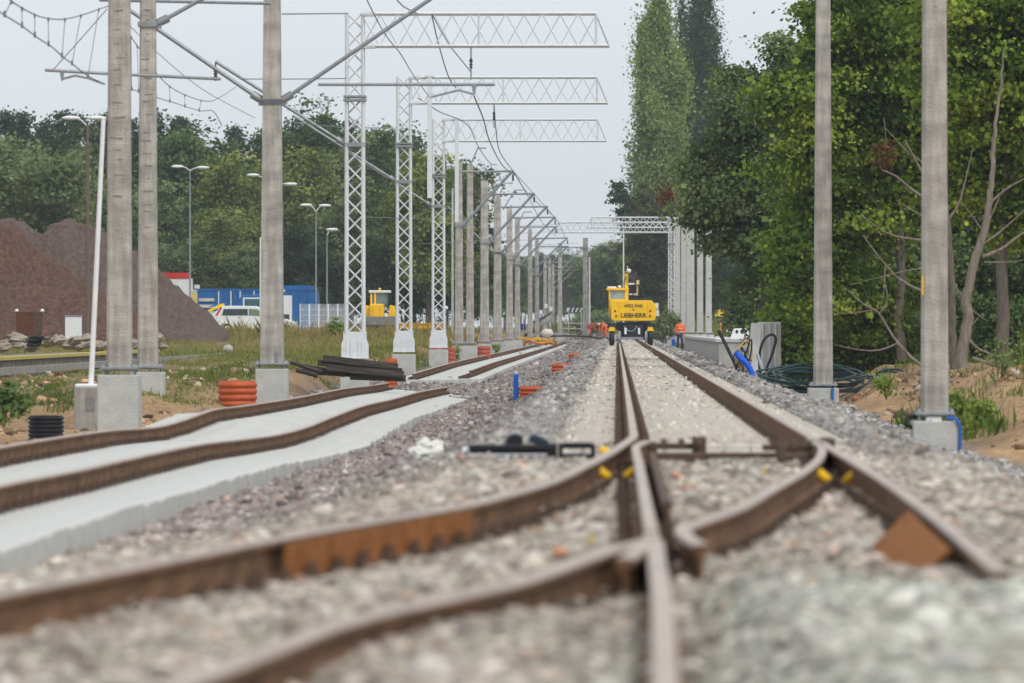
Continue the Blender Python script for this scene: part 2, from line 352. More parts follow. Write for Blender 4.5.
def ballast():
    parts = []
    def zone(y0, y1, dens, r, base, grow=0):
        A = 2*.5*(y1*y1-y0*y0)*(512/F)*1.22; n = int(A*dens)
        Y = np.sqrt(RNG.uniform(y0*y0, y1*y1, n)); X = RNG.uniform(-1, 1, n)*Y*(512/F)*1.22; x0 = X-K*Y
        el = -7.7; lo = -7.5+.4*fbm(Y*.3, x0*0, 2); hi = 4.75+.35*fbm(Y*.4, x0*0+4, 2)
        keep = (x0 > lo) & (x0 < hi) & (Y < 600)
        keep &= ~((np.abs(x0-.8) < 1.42) & (Y > 47) & (RNG.random(n) < np.where(Y > 52, .90, .6)))
        x0, Y, X = x0[keep], Y[keep], X[keep]
        s = r*np.exp(RNG.normal(0, .28, len(Y)))*(1+grow*(Y-y0)/(y1-y0))
        small = (x0 > -.8) & (x0 < 2.3) & (Y > 47); s = np.where(small, s*.5, s)
        z = H(x0, Y)+s*.25
        parts.append(scatter(np.stack([X, Y, z], 1), s, base, stone_colour(x0, Y), .33 if y0 < 40 else .27))
    zone(12.5, 24, 900, .026, ico()); zone(24, 45, 620, .028, ico())
    zone(45, 75, 330, .033, octa()); zone(75, 130, 110, .045, octa(), .3)
    zone(130, 260, 26, .065, octa(), .35); zone(260, 600, 4.5, .10, octa(), .3)
    off = 0; V = []; Fs = []; C = []
    for v, f, c in parts: V.append(v); Fs.append(f+off); C.append(c); off += len(v)
    m = bpy.data.materials.new('ballast_stone'); m.use_nodes = True; t = m.node_tree; b = t.nodes['Principled BSDF']; b.inputs['Roughness'].default_value = .9; b.inputs['Specular IOR Level'].default_value = .2
    a = t.nodes.new('ShaderNodeAttribute'); a.attribute_name = 'gcol'; t.links.new(a.outputs['Color'], b.inputs['Base Color'])
    me = np_mesh('ballast', np.concatenate(V), np.concatenate(Fs), 3, m, cols={'gcol': np.concatenate(C)})
    o = link('ballast', me); tag(o, 'crushed grey and beige ballast stones covering the track bed', 'ballast', kind='stuff')
ballast()
def clods():
    n = 9000; side = RNG.random(n) < .5
    Y = np.where(side, RNG.uniform(78, 135, n), RNG.uniform(92, 150, n)); x0 = np.where(side, RNG.uniform(5.2, 10.5, n), RNG.uniform(-16, -8.6, n))
    k = fbm(x0*1.1, Y*.25, 3) > -.05; x0, Y = x0[k], Y[k]; n = len(Y)
    s = .035*np.exp(RNG.normal(0, .55, n)); s = np.minimum(s, .16); col = np.array([.36, .235, .135])*np.ones((n, 1)); d = RNG.random(n) < .35; col[d] = (.15, .105, .07); l_ = RNG.random(n) < .12; col[l_] = (.52, .42, .30)
    v, f, c = scatter(np.stack([x0+K*Y, Y, H(x0, Y)+s*.1], 1), s, ico(), col)
    me = np_mesh('soil_clods', v, f, 3, bpy.data.materials['ballast_stone'], cols={'gcol': c}); tag(link('soil_clods', me), 'loose clods of sandy earth strewn over the banks beside the tracks', 'earth clods', kind='stuff')
clods()
# ---------------------------------------------------------------- rails and sleepers
HP = [(.036, -.012), (.030, 0), (-.030, 0), (-.036, -.012), (-.036, -.034), (-.010, -.050), (-.009, -.145), (-.070, -.160), (-.075, -.172), (.075, -.172), (.070, -.160), (.009, -.145), (.010, -.050), (.036, -.034)]
def rail(name, pts, parent, headmat=steel_top, webmat=rust, w=1.0, drop=0):
    """pts: list of (x, Y, ztop) ; smooth polyline"""
    b = MB(); P = [Vector(p) for p in pts]; n = len(HP); vs = []
    for i, p in enumerate(P):
        d = P[min(i+1, len(P)-1)]-P[max(i-1, 0)]; d.z = 0; d.normalize(); a = Vector((d.y, -d.x, 0))
        for (u, h) in HP: vs.append(p+a*u*w+Vector((0, 0, h)))
    base = len(b.v); b.v += [tuple(v) for v in vs]
    for i in range(len(P)-1):
        for k in range(n):
            k2 = (k+1) % n; b.f.append([base+i*n+k, base+i*n+k2, base+(i+1)*n+k2, base+(i+1)*n+k]); b.m.append(0 if k in (0, 1, 2) else 1); b.sm.append(False)
    b.f.append([base+k for k in range(n)]); b.m.append(1); b.sm.append(False)
    b.f.append([base+(len(P)-1)*n+k for k in range(n-1, -1, -1)]); b.m.append(1); b.sm.append(False)
    return b.build(name, [headmat, webmat], parent)
def resample(pts, step, z=None):
    """Catmull-Rom through (x,Y,z) points"""
    P = [Vector(p) for p in pts]; out = []
    for i in range(len(P)-1):
        p0 = P[max(i-1, 0)]; p1 = P[i]; p2 = P[i+1]; p3 = P[min(i+2, len(P)-1)]
        m1 = (p2-p0)*.5; m2 = (p3-p1)*.5
        if i == 0: m1 = p2-p1
        if i == len(P)-2: m2 = p2-p1
        L_ = (p2-p1).length; m1 = m1*(L_/max(1e-6, ((p2-p0).length*.5 if i else L_))); m2 = m2*(L_/max(1e-6, ((p3-p1).length*.5 if i < len(P)-2 else L_)))
        k = max(1, int(L_/step))
        for j in range(k):
            t = j/k; out.append((2*t**3-3*t*t+1)*p1+(t**3-2*t*t+t)*m1+(-2*t**3+3*t*t)*p2+(t**3-t*t)*m2)
    out.append(P[-1]); return out
def sleeper_mesh(length, mt, w=.36, h=.21):
    b = MB(); prof = [(-w/2, -h), (w/2, -h), (w/2, -.02), (w/2-.012, 0), (-w/2+.012, 0), (-w/2, -.02)]
    b.prism(prof, -length/2, length/2, 'x')
    b.v = [(x, y, z) for (x, y, z) in [(v[0], v[1], v[2]) for v in b.v]]
    o = b.build('sleeper', mt); me = o.data; bpy.data.objects.remove(o); return me
def clip_mesh():
    b = MB()
    for s in (-1, 1):
        b.box((s*.105, 0, .018), (.07, .12, .035)); b.tube([(s*.07, -.03, .03), (s*.12, -.05, .06), (s*.14, 0, .05), (s*.12, .05, .06), (s*.07, .03, .03)], .01, 5)
    b.box((0, 0, .004), (.34, .17, .008)); o = b.build('clip', rust_dk); me = o.data; bpy.data.objects.remove(o); return me
SLP = sleeper_mesh(2.6, mat('new_sleeper_concrete', (.59, .59, .565), .9, var=.10, scale=2.5, bump=.3, bscale=30, streak=.22), .585, .24)
SLQ = sleeper_mesh(2.94, MATS['new_sleeper_concrete'], .585, .24)
SLM = sleeper_mesh(2.6, mat('sleeper_concrete', (.55, .50, .44), .9, var=.14, scale=3, bump=.4, bscale=30, streak=.3))
CLIPM = clip_mesh()
def put(name, me, parent, loc, rz=0, ry=0):
    o = bpy.data.objects.new(name, me); S.collection.objects.link(o); o.parent = parent; o.location = loc; o.rotation_euler = (0, ry, rz); return o
def merged(items):
    """items: list of (mesh, Matrix) -> MB style merged into one mesh"""
    b = MB()
    for me, M in items: b.add([M @ v.co for v in me.vertices], [tuple(p.vertices) for p in me.polygons])
    return b
HEAD = -math.atan(K)
def loose_panel(label, near, far, y0, y1, ov, gap=False, nlimit=100, stop=None):
    """near/far: lists (x0, Y, z rail top)"""
    T = thing('railway_track', label, 'railway track', (0, 0, 0), group='new track panels on concrete sleepers')
    zn = lambda Y: float(np.interp(Y, [p[1] for p in near], [p[2] for p in near])); zf = lambda Y: float(np.interp(Y, [p[1] for p in far], [p[2] for p in far]))
    xn = lambda Y: float(np.interp(Y, [p[1] for p in near], [p[0] for p in near])); xf = lambda Y: float(np.interp(Y, [p[1] for p in far], [p[0] for p in far]))
    for q in (near, far):
        rail('rail', resample([(lx(a, Y), Y, z) for a, Y, z in q], 1.2), T)
    SL, sh = (SLQ, .17) if ov > .6 else (SLP, 0)
    Y = y0; k = 0; rest = []; cl = []
    while Y < y1:
        a = Vector((lx(xf(Y), Y), Y, zf(Y)-.182)); c = Vector((lx(xn(Y), Y), Y, zn(Y)-.182)); d = (c-a); ang = math.atan2(d.z, d.x)
        m = (a+c)/2; j = .03*random.uniform(-1, 1)
        M = Matrix.Translation((m.x+j, Y, m.z)) @ Matrix.Rotation(HEAD+random.uniform(-.006, .006), 4, 'Z') @ Matrix.Rotation(-ang, 4, 'Y')
        if k < nlimit: o = put('sleeper', SL, T, (m.x+j+sh, Y, m.z), HEAD+random.uniform(-.008, .008), -ang)
        else: rest.append((SL, Matrix.Translation((sh, 0, 0)) @ M))
        for e in (a, c): cl.append((CLIPM, Matrix.Translation((e.x, Y, e.z+.001))))
        Y += .6; k += 1
    if rest: tag(merged(rest).build('sleeper', SLP.materials[0], T), None, kind='stuff')
    tag(merged(cl).build('rail_fastening', rust_dk, T), None, kind='stuff')
    return T
near1 = [(-4.54, Y, z) for Y, z in [(26, -.24), (36, -.25), (42, -.26), (48, -.30), (54.3, -.325), (62, -.37), (68.6, -.45), (76, -.53), (83, -.555), (91.5, -.52), (101.5, -.50), (115, -.55), (130, -.58), (146, -.66), (152, -.70)]]
far1 = [(-6.02, Y, z) for Y, z in [(26, -.24), (42, -.25), (55.8, -.265), (67, -.315), (74.5, -.40), (79, -.385), (85, -.325), (91, -.36), (107, -.42), (125.6, -.45), (140, -.53), (150, -.56)]]
loose_panel('loosely laid wavy track on new pale concrete sleepers running to the left edge', near1, far1, 27, 150.5, .9)
near2 = [(-4.54, Y, z) for Y, z in [(176, -.44), (210, -.39), (300, -.39), (400, -.38), (500, -.34), (575, -.3)]]
far2 = [(-6.02, Y, z) for Y, z in [(168, -.47), (210, -.39), (300, -.39), (400, -.38), (500, -.34), (575, -.3)]]
loose_panel('straight track on pale concrete sleepers beyond the ballast gap, beside the lattice masts', near2, far2, 168, 575, .55)
# main line
T = thing('railway_track', 'main track with brown rails leading to the yellow excavator', 'railway track')
for x0 in (.143, 1.602):
    rail('rail', [(lx(x0, Y), Y, 0) for Y in [54]+list(range(60, 600, 10))], T)
cl = []; rest = []
Y = 54.3; k = 0
while Y < 560:
    if k < 100: put('sleeper', SLM, T, (lx(.87, Y), Y, -.178), HEAD)
    else: rest.append((SLM, Matrix.Translation((lx(.87, Y), Y, -.178))))
    for x0 in (.143, 1.602): cl.append((CLIPM, Matrix.Translation((lx(x0, Y), Y, -.176))))
    Y += .6; k += 1
tag(merged(rest).build('sleeper', SLM.materials[0], T), None, kind='stuff')
tag(merged(cl).build('rail_fastening', rust_dk, T), None, kind='stuff')
# turnout
T = thing('railway_turnout', 'rusty railway turnout with its switch blades and crossing in the foreground', 'turnout')
def g0(px, py): Y = F*CH/(py-HZ); return (sx(px, Y), Y, 0)
rail('stock_rail', resample([(lx(.143, 54.0), 54.0, 0), (lx(.14, 50), 50, 0), (lx(.132, 47.1), 47.1, 0)]+[(lx(a, Y), Y, 0) for a, Y in RA[4:]], .5), T)
rail('stock_rail', resample([(lx(1.602, 54.0), 54.0, 0), (lx(1.60, 44), 44, 0), (lx(1.58, 34), 34, 0), (lx(1.53, 28.2), 28.2, 0), (lx(1.47, 24), 24, 0), (lx(1.42, 21), 21, -.0)], .8), T)
Bp = [(2.40, 45.9), (2.345, 43.2), (2.15, 39.8), (1.97, 37.4), (1.75, 34.9), (1.44, 31.7), (1.135, 28.5), (.80, 25.9)]
rail('switch_blade', resample([(x, y, 0) for x, y in Bp], .5), T, w=.9)
rail('switch_blade', resample([(1.10, 45.7, -.004), (1.02, 44.6, -.002), (.94, 43.2, 0), (.905, 41.5, 0), (.82, 36.6, 0), (.675, 28.5, 0), (.618, 25.2, 0)], .5), T, w=.9)
# crossing (frog): nose plus two wing rails
rail('crossing_nose', resample([(.606, 24.1, 0), (.56, 22, 0), (.50, 19, 0), (.387, 14.4, 0), (.34, 12.4, 0)], .6), T)
rail('closure_rail', resample([(.60, 24.3, 0), (.42, 23.3, 0), (0, 20.1, 0), (-.48, 17.7, 0), (-.735, 15.4, 0), (-.95, 13.4, 0)], .5), T)
rail('wing_rail', resample([(.80, 25.9, 0), (.755, 25.3, 0), (.76, 24.7, -.005), (.80, 24.1, -.02)], .3), T)
rail('wing_rail', resample([(.612, 25.0, 0), (.585, 24.2, 0), (.52, 23.2, 0), (.44, 22.4, -.01)], .3), T)
rail('check_rail', [(lx(.26, Y)-(.0 if 25.6 < Y < 29.4 else .0), Y, -.02) for Y in np.arange(30, 43, 1.0)], T, rust_dk, rust_dk, w=.8)
b = MB()
Y = 19.5; dsl = []
while Y < 54:
    xl = lx(float(rax0(Y)), Y)-.55; xr = lx(1.55, Y)+.55
    o = put('sleeper', SLM, T, ((xl+xr)/2, Y, -.200), HEAD); o.scale = ((xr-xl)/2.6, 1, 1)
    Y += .6
cl = []
for Y in np.arange(21, 53.5, .6):
    cl.append((CLIPM, Matrix.Translation((lx(float(rax0(Y)), Y), Y, -.176)))); cl.append((CLIPM, Matrix.Translation((lx(1.58, Y), Y, -.176))))
for Y in np.arange(21, 44, .6):
    xb = float(np.interp(Y, [p[1] for p in Bp][::-1], [p[0] for p in Bp][::-1])); cl.append((CLIPM, Matrix.Translation((xb, Y, -.176)))) if Y > 26 else None
    cl.append((CLIPM, Matrix.Translation((lx(.147, Y), Y, -.176)))) if Y > 25 else None
for x, Y in ((.2, 21.5), (.08, 20.7), (-.04, 19.9), (-.16, 19.3), (-.28, 18.7), (-.39, 18.2), (-.5, 17.6), (-.56, 17.0), (-.63, 16.3)): cl.append((CLIPM, Matrix.Translation((x, Y, -.176))))
tag(merged(cl).build('rail_fastening', rust_dk, T), None, kind='stuff')
slab_beige = mat('beige_block', (.55, .51, .45))
# drive brackets by the blade tips
for (x, y) in ((1.22, 45.9), (2.22, 45.4)):
    for c_, d_ in (((x+.05, y, -.06), (.55, .12, .05)), ((x+.1, y-.9, -.12), (.5, .12, .05)), ((x+.28, y-.2, -.06), (.10, .5, .16)), ((x-.1, y-.4, -.08), (.07, .3, .12))):
        b = MB(); b.box(c_, d_); b.build('blade_bracket', rust_dk, T, bevel=.01)
    for k in range(4): b = MB(); b.lathe((x-.15+k*.14, y-.5, -.05), [(.001, .06), (.025, .06), (.025, 0)], 8); b.build('bolt', rust_dk, T)
b = MB(); b.tube([(1.0, 45.3, -.12), (2.4, 45.3, -.12)], .022, 8); b.build('stretcher_bar', rust_dk, T)
# short rows of block edges beside the blades
for x0_ in (1.42, 1.66, 1.90, 2.12):
    for q_ in ((-.05, 46.8, -.145), (0, 48.2, -.135)): b = MB(); b.box((x0_+q_[0], q_[1], q_[2]), (.21, .2, .07)); b.build('concrete_block', slab_beige, T, bevel=.012)
# yellow rail clamps
def clamp(x, y, s=1):
    b = MB()
    for sg in (-1, 1): b.tube([(x+sg*.03, y, -.165), (x+sg*.07*s, y-.05, -.13), (x+sg*.12*s, y-.05, -.09), (x+sg*.17*s, y-.02, -.075)], [.015, .036, .04, .026], 8)
    b.build('yellow_clamp', yellow, T)
clamp(.72, 39.2); clamp(2.19, 38.4, 1.0)
clamp(.80, 45.5, .5)
# rusty ribbed plates set against two rails
def ribbed_plate(p0, p1, drop, lean, label):
    b = MB(); d = Vector(p1)-Vector(p0); n = 26
    a = Vector((d.y, -d.x, 0)).normalized()
    top = []; 
    for i in range(n+1):
        t = i/n; off = .012 if i % 2 else -.004
        c = Vector(p0)+d*t+a*off; top.append(c)
    vs = []
    for c in top: vs += [c, c+a*lean+Vector((0, 0, -drop)), c+a*.012, c+a*(lean+.012)+Vector((0, 0, -drop))]
    fs = []
    for i in range(n):
        q = i*4; r = q+4; fs += [(q, q+1, r+1, r), (q+2, r+2, r+3, q+3), (q, r, r+2, q+2), (q+1, q+3, r+3, r+1)]
    fs += [(0, 2, 3, 1), (n*4, n*4+1, n*4+3, n*4+2)]
    b.add(vs, fs); o = b.build('rusty_plate', rust_o); tag(o, label, 'steel plate'); return o
ribbed_plate((lx(-.82, 28.6)+.088, 28.6, -.022), (lx(-1.49, 24.2)+.088, 24.2, -.022), .25, .02, 'long ribbed rust brown plate against the left curving rail, in the foreground')
o = ribbed_plate((lx(1.53, 28.4)-.07, 28.4, -.02), (lx(1.455, 23.6)-.07, 23.6, -.02), .19, .20, 'rust brown plate leaning on the right hand rail above the pale stone heap')
# ---------------------------------------------------------------- catenary posts
ZT = 8.5
def shaft_mb(w0, w1, h, dep=1.0, ishape=False):
    """tapered post from z=0 to h, chamfered section; I-section optionally recessed on its sides"""
    def ring(w):
        d = w*dep; c = w*.12
        if ishape:
            t = d*.28; r = w*.30
            return [(-w/2, -d/2), (w/2, -d/2), (w/2, -d/2+t), (r-w*.08, -d/2+t*1.4), (r-w*.08, d/2-t*1.4), (w/2, d/2-t), (w/2, d/2), (-w/2, d/2), (-w/2, d/2-t), (-r+w*.08, d/2-t*1.4), (-r+w*.08, -d/2+t*1.4), (-w/2, -d/2+t)]
        return [(-w/2+c, -d/2), (w/2-c, -d/2), (w/2, -d/2+c), (w/2, d/2-c), (w/2-c, d/2), (-w/2+c, d/2), (-w/2, d/2-c), (-w/2, -d/2+c)]
    b = MB(); n = len(ring(1)); N = 14; vs = []
    for i in range(N+1):
        t = i/N; w = w0+(w1-w0)*t; jx = 0
        vs += [(x+jx, y, h*t) for x, y in ring(w)]
    fs = [(i*n+k, i*n+(k+1) % n, (i+1)*n+(k+1) % n, (i+1)*n+k) for i in range(N) for k in range(n)]
    fs += [tuple(range(n-1, -1, -1)), tuple(range(N*n, N*n+n))]
    b.add(vs, fs); return b
def horseshoe_marks(b, w0, w1, h, s):
    # casting marks: shallow raised bands on the front face
    for i in range(26):
        z = h*(.30+.026*i+random.uniform(-.008, .008)); w = w0+(w1-w0)*z/h; b.box((random.uniform(-.05, .03), -w*.45-.001, z), (w*random.uniform(.2, .6), .006, random.uniform(.012, .035)), ry=R(random.uniform(-7, 7)))
def x_of(T): return 1
def arm(T, side, out, zb, zt, w, hor=True, tipx=0, r=.042):
    """cantilever: diagonal tube from post (zb) to tip (zt) and top stay"""
    b = MB(); b.tube([(side*w/2, 0, zb), (side*out, 0, zt)], r, 8, 0); b.tube([(side*(w/2-.02), 0, zb), (side*(w/2+.25), 0, zb+(zt-zb)*.25/out)], .085, 8); b.build('bracket_strut', galvd, T)
    if hor:
        b = MB(); b.tube([(side*w/2, 0, zt-.06), (side*(w/2+.45), 0, zt-.06)], .06, 8)
        b.tube([(side*(w/2+.4), 0, zt-.06), (side*out, 0, zt-.03)], r*.8, 8); b.build('stay_tube', galvd, T)
    b = MB(); b.box((0, 0, zb), (w+.06, w+.06, .10)); b.box((side*(w/2+.04), 0, zb), (.14, .1, .16)); b.build('clamp_band', galvd, T)
    if abs(x_of(T)) and (T.location.z+zt-CH)*F/T.location.y > HZ: return
    b = MB(); b.lathe((side*out, 0, zt-.5), [(.01, 0), (.05, .02), (.03, .06), (.06, .1), (.03, .14), (.06, .18), (.03, .22), (.06, .26), (.02, .3), (.015, .5)], 8); b.build('insulator', dkgrey, T)
def post(label, x0, Y, zbase, zfoot, w0, w1, top=ZT, footw=.66, ish=False, arms=(), group=None, zground=None, footmat=None, m=None, gap=.09, name='catenary_post'):
    x = lx(x0, Y); T = thing(name, label, 'catenary post', (x, Y, zbase), HEAD, group)
    shaft_mb(w0, w1, top-zbase, .9, ish).build('shaft', m or postmat, T)
    b = MB(); b.box((0, 0, -.02), (w0*1.45, w0*1.4, .04)); b.box((0, 0, -.045), (w0*1.0, w0*1.0, .03)); b.build('base_plate', galvd, T, bevel=.006)
    b = MB()
    for a in (-1, 1):
        for c in (-1, 1):
            b2 = MB(); b2.tube([(a*w0*.6, c*w0*.58, -.2), (a*w0*.6, c*w0*.58, .06)], .018, 8); b2.lathe((a*w0*.6, c*w0*.58, 0), [(.001, .035), (.034, .035), (.034, 0)], 6); b2.build('anchor_bolt', galvd, T)
    gzv = (zground if zground is not None else gz(x0, Y))-zbase-.35
    b = MB(); zf = zfoot-zbase; b.box((0, 0, (zf+gzv)/2), (footw, footw, zf-gzv)); b.build('footing', footmat or concrete_lt, T, bevel=.02)
    for a in arms: arm(T, a[0], a[1], a[2]-zbase, a[3]-zbase, w1+.04, *(a[4:]))
    return T
# left row near
PA = post('large grey concrete post behind the white capped block, leftmost thick post', -8.03, 92, .255, .13, .40, .31, top=9.6, footw=.66)
b = MB(); horseshoe_marks(b, .40, .31, 9.3, 1); tag(b.build('casting_marks', mat('cast_mark', (.22, .205, .185), .95), PA), None, kind='stuff')
PB = post('thinner concrete post just right of the thick leftmost post', -9.38, 114, .12, .0, .40, .28, top=9.6, footw=.66, arms=((1, 3.4, 6.95, 8.75, False),), zground=-1)
b = MB(); horseshoe_marks(b, .40, .28, 9.3, 2); tag(b.build('casting_marks', MATS['cast_mark'], PB), None, kind='stuff')
PC = post('tall concrete post with two opposed strut arms above the orange ribbed pipe', -7.2, 119, .15, .03, .48, .31, top=9.6, footw=.66, ish=True, arms=((1, 3.9, 5.6, 8.15, False), (-1, 3.9, 5.6, 8.15, True)), zground=-.85)
b = MB(); b.box((.12, -.24, .1), (.05, .03, .3)); b.build('junction_box', galvd, PC)
# right row
P1 = post('tall smooth concrete post on a pale footing by the sandy bank, rightmost', 4.4, 79, -.28, -.40, .375, .285, top=9.6, footw=.63, zground=-.85)
b = MB(); b.tube([(-.26, -.1, -.06), (-.38, -.15, -.06), (-.40, -.15, -.16), (-.30, -.15, -.22), (-.05, -.25, -.14)], .035, 8, 0); b.build('black_cable', black, P1)
b = MB(); b.tube([(.16, -.28, -.08), (.29, -.34, -.09), (.335, -.34, -.2), (.335, -.34, -.42), (.32, -.34, -.62)], .022, 8); b.build('blue_cable', blue, P1)
b = MB(); b.box((-.02, -.1, -.1), (.22, .25, .1)); b.build('grout_pad', white, P1, bevel=.02)
b = MB(); b.box((-.17, -.16, 1.75), (.02, .02, .26)); b.build('yellow_mark', yellow, P1)
P2 = post('tall concrete post in front of the trees with a blue cable down its footing', 4.7, 130, -.40, -.49, .44, .31, top=9.6, footw=.70, zground=-1.1)
b = MB(); b.tube([(.2, -.36, -.1), (.2, -.38, -.15), (.2, -.38, -.7)], .03, 8); b.build('blue_cable', blue, P2)
# further left row of posts with arms
rowl = [(-7.3, 260, 'first'), (-7.0, 263, 'x')]
G = 'concrete catenary posts along the left track'
ords = ['nearest', 'second', 'third', 'fourth', 'fifth', 'sixth', 'seventh', 'eighth', 'ninth', 'tenth', 'eleventh', 'twelfth']
rows = [(459, 264, 8.55, .40, .30, ((1, 2.5, 5.6, 8.15),), True), (470, 268, 8.55, .38, .28, (), True), (484.5, 298, 8.55, .48, .38, ((1, 2.6, 5.3, 7.9),), True), (497.5, 330, 8.5, .5, .38, ((1, 2.9, 5.2, 7.9),), True), (509.5, 362, 8.5, .44, .34, ((1, 2.9, 5.2, 7.9),), True), (517.4, 396, 8.5, .40, .32, ((1, 2.7, 5.2, 7.9),), True), (530, 440, 8.5, .38, .3, ((1, 2.9, 5.2, 7.8),), False), (537, 478, 8.4, .38, .3, ((1, 2.6, 5.2, 7.7),), False)]
for i, (px, Y, tp, w0, w1, arms, mk) in enumerate(rows):
    x0 = sx(px, Y)-K*Y; arms = tuple(a+(True, 0, .065) for a in arms)
    la = tuple((-a[0], a[1], a[2], a[3], False, 0, .04) for a in arms) if i % 2 else ()
    post('concrete post with a raised strut arm, %s in the receding left row' % ords[i] if arms else 'plain concrete post without arms, second in the receding left row', x0, Y, .16, .02, w0, w1, top=tp, footw=.7, arms=arms+la, group=G, zground=-.9)
    # little upper hook rods
    if arms:
        T = [o for o in bpy.data.objects if o.name.startswith('catenary_post')][-1]
post('grey concrete post standing alone beyond the left track, left of the striped board', (sx(560, 518)-K*518), 518, .35, .25, .42, .34, top=8.55, footw=.7, arms=((1, 2.2, 6.2, 8.2, True, 0, .06),), zground=-.1)
post('brown topped concrete post right of the striped board', (sx(585.4, 483)-K*483), 483, -.1, -.2, .5, .42, top=8.45, footw=.7, zground=-.5, arms=((-1, 2.4, 7.6, 7.7, False, 0, .04),))
for i, (px, Y) in enumerate(((545, 560), (549.5, 600), (553, 640))):
    post('far small concrete post, %s of three left of the lone post' % ['nearest', 'middle', 'farthest'][i], sx(px, Y)-K*Y, Y, .3, .2, .38, .3, top=8.0, footw=.6, zground=0, group=G, arms=((1, 2.4, 5.2, 7.3, True, 0, .06),))
def pole(label, px, Y, z0, z1, r, m, name='steel_pole', lean=0):
    T = thing(name, label, 'pole', (sx(px, Y), Y, z0)); b = MB(); b.tube([(0, 0, 0), (lean, 0, (z1-z0))], [r, r*.8], 10); b.build('shaft', m, T)
    b = MB(); b.box((0, 0, .02), (r*4, r*4, .04)); b.build('base_plate', galvd, T); return T
pole('slim light pole right of the brown topped post', 589.5, 480, -.1, 6.8, .09, galv)
pole('thin pale mast rising behind the yellow excavator', 623.5, 345, -.1, 6.8, .05, galv)
pole('slim pale green pole between the third lattice mast and the concrete posts', 452.5, 300, -.5, 8.2, .07, mat('pale_green', (.45, .52, .47)))
# right group of concrete posts around x 676-712
for i, (px, Y, w, tp) in enumerate(((677.5, 352, .34, 8.0), (684, 330, .40, 7.1), (700, 318, .36, 6.95), (708.6, 300, .34, 6.2))):
    Tp = post('pale concrete post behind the platform wall, %s from the left in the group of four' % ['first', 'second', 'third', 'fourth'][i], sx(px, Y)-K*Y, Y, .6, .5, w, w*.88, top=tp, footw=.7, zground=.3, group='concrete posts behind the platform wall', m=concrete_lt)
post('broad pale concrete post next to the lattice mast, behind the worker', sx(690, 324)-K*324, 324, .6, .5, .52, .46, top=6.9, footw=.7, zground=.3, group='concrete posts behind the platform wall', m=concrete_lt)
# lattice masts
def lattice(b, p0, p1, w0, w1, faces='xy', bay=.42, leg=.036, lace=.022, mi=0):
    z0, z1 = p0[2], p1[2]; n = max(2, int((z1-z0)/bay))
    def c(t, a, d): w = w0+(w1-w0)*t; return Vector(p0).lerp(Vector(p1), t)+Vector((a*w/2, d*w/2, 0))
    for a in (-1, 1):
        for d in (-1, 1):
            q = (c(0, a, d)+c(1, a, d))/2; 
            b.tube([c(0, a, d), c(1, a, d)], leg*1.25, 4)
    for i in range(n):
        t0, t1 = i/n, (i+1)/n; s = 1 if i % 2 else -1
        for d in (-1, 1):
            b.tube([c(t0, -s*d, d), c(t1, s*d, d)], lace, 4); b.tube([c(t0, d, -s*d), c(t1, d, s*d)], lace, 4)
def beam(T, x_a, x_b, zt, zb, dep=.5, side=1, bay=.46, thick=.030):
    b = MB(); n = max(4, int(abs(x_b-x_a)/bay)); e = .34*side
    for y in (-dep/2, dep/2):
        b.tube([(x_a, y, zt), (x_b, y, zt)], thick*1.2, 4); b.tube([(x_a, y, zb), (x_b+e, y, zb)], thick*1.2, 4)
        b.tube([(x_b, y, zt), (x_b+e, y, zb)], thick, 4); b.tube([(x_b, y, zt), (x_b, y, zb)], thick, 4)
        b.tube([((x_a+x_b)/2, y, zt), ((x_a+x_b)/2, y, zb)], thick*.8, 4)
        for i in range(n):
            xa = x_a+(x_b-x_a)*i/n; xb = x_a+(x_b-x_a)*(i+1)/n; s = (i % 2 == 0) ^ (y > 0)
            b.tube([(xa, y, zt if s else zb), (xb, y, zb if s else zt)], .0165*thick/.03, 4)
    for i in range(0, n+1, 2):
        xa = x_a+(x_b-x_a)*i/n
        for z in (zt, zb): b.tube([(xa, -dep/2, z), (xa, dep/2, z)], .015, 4)
    b.build('truss_beam', galv, T)
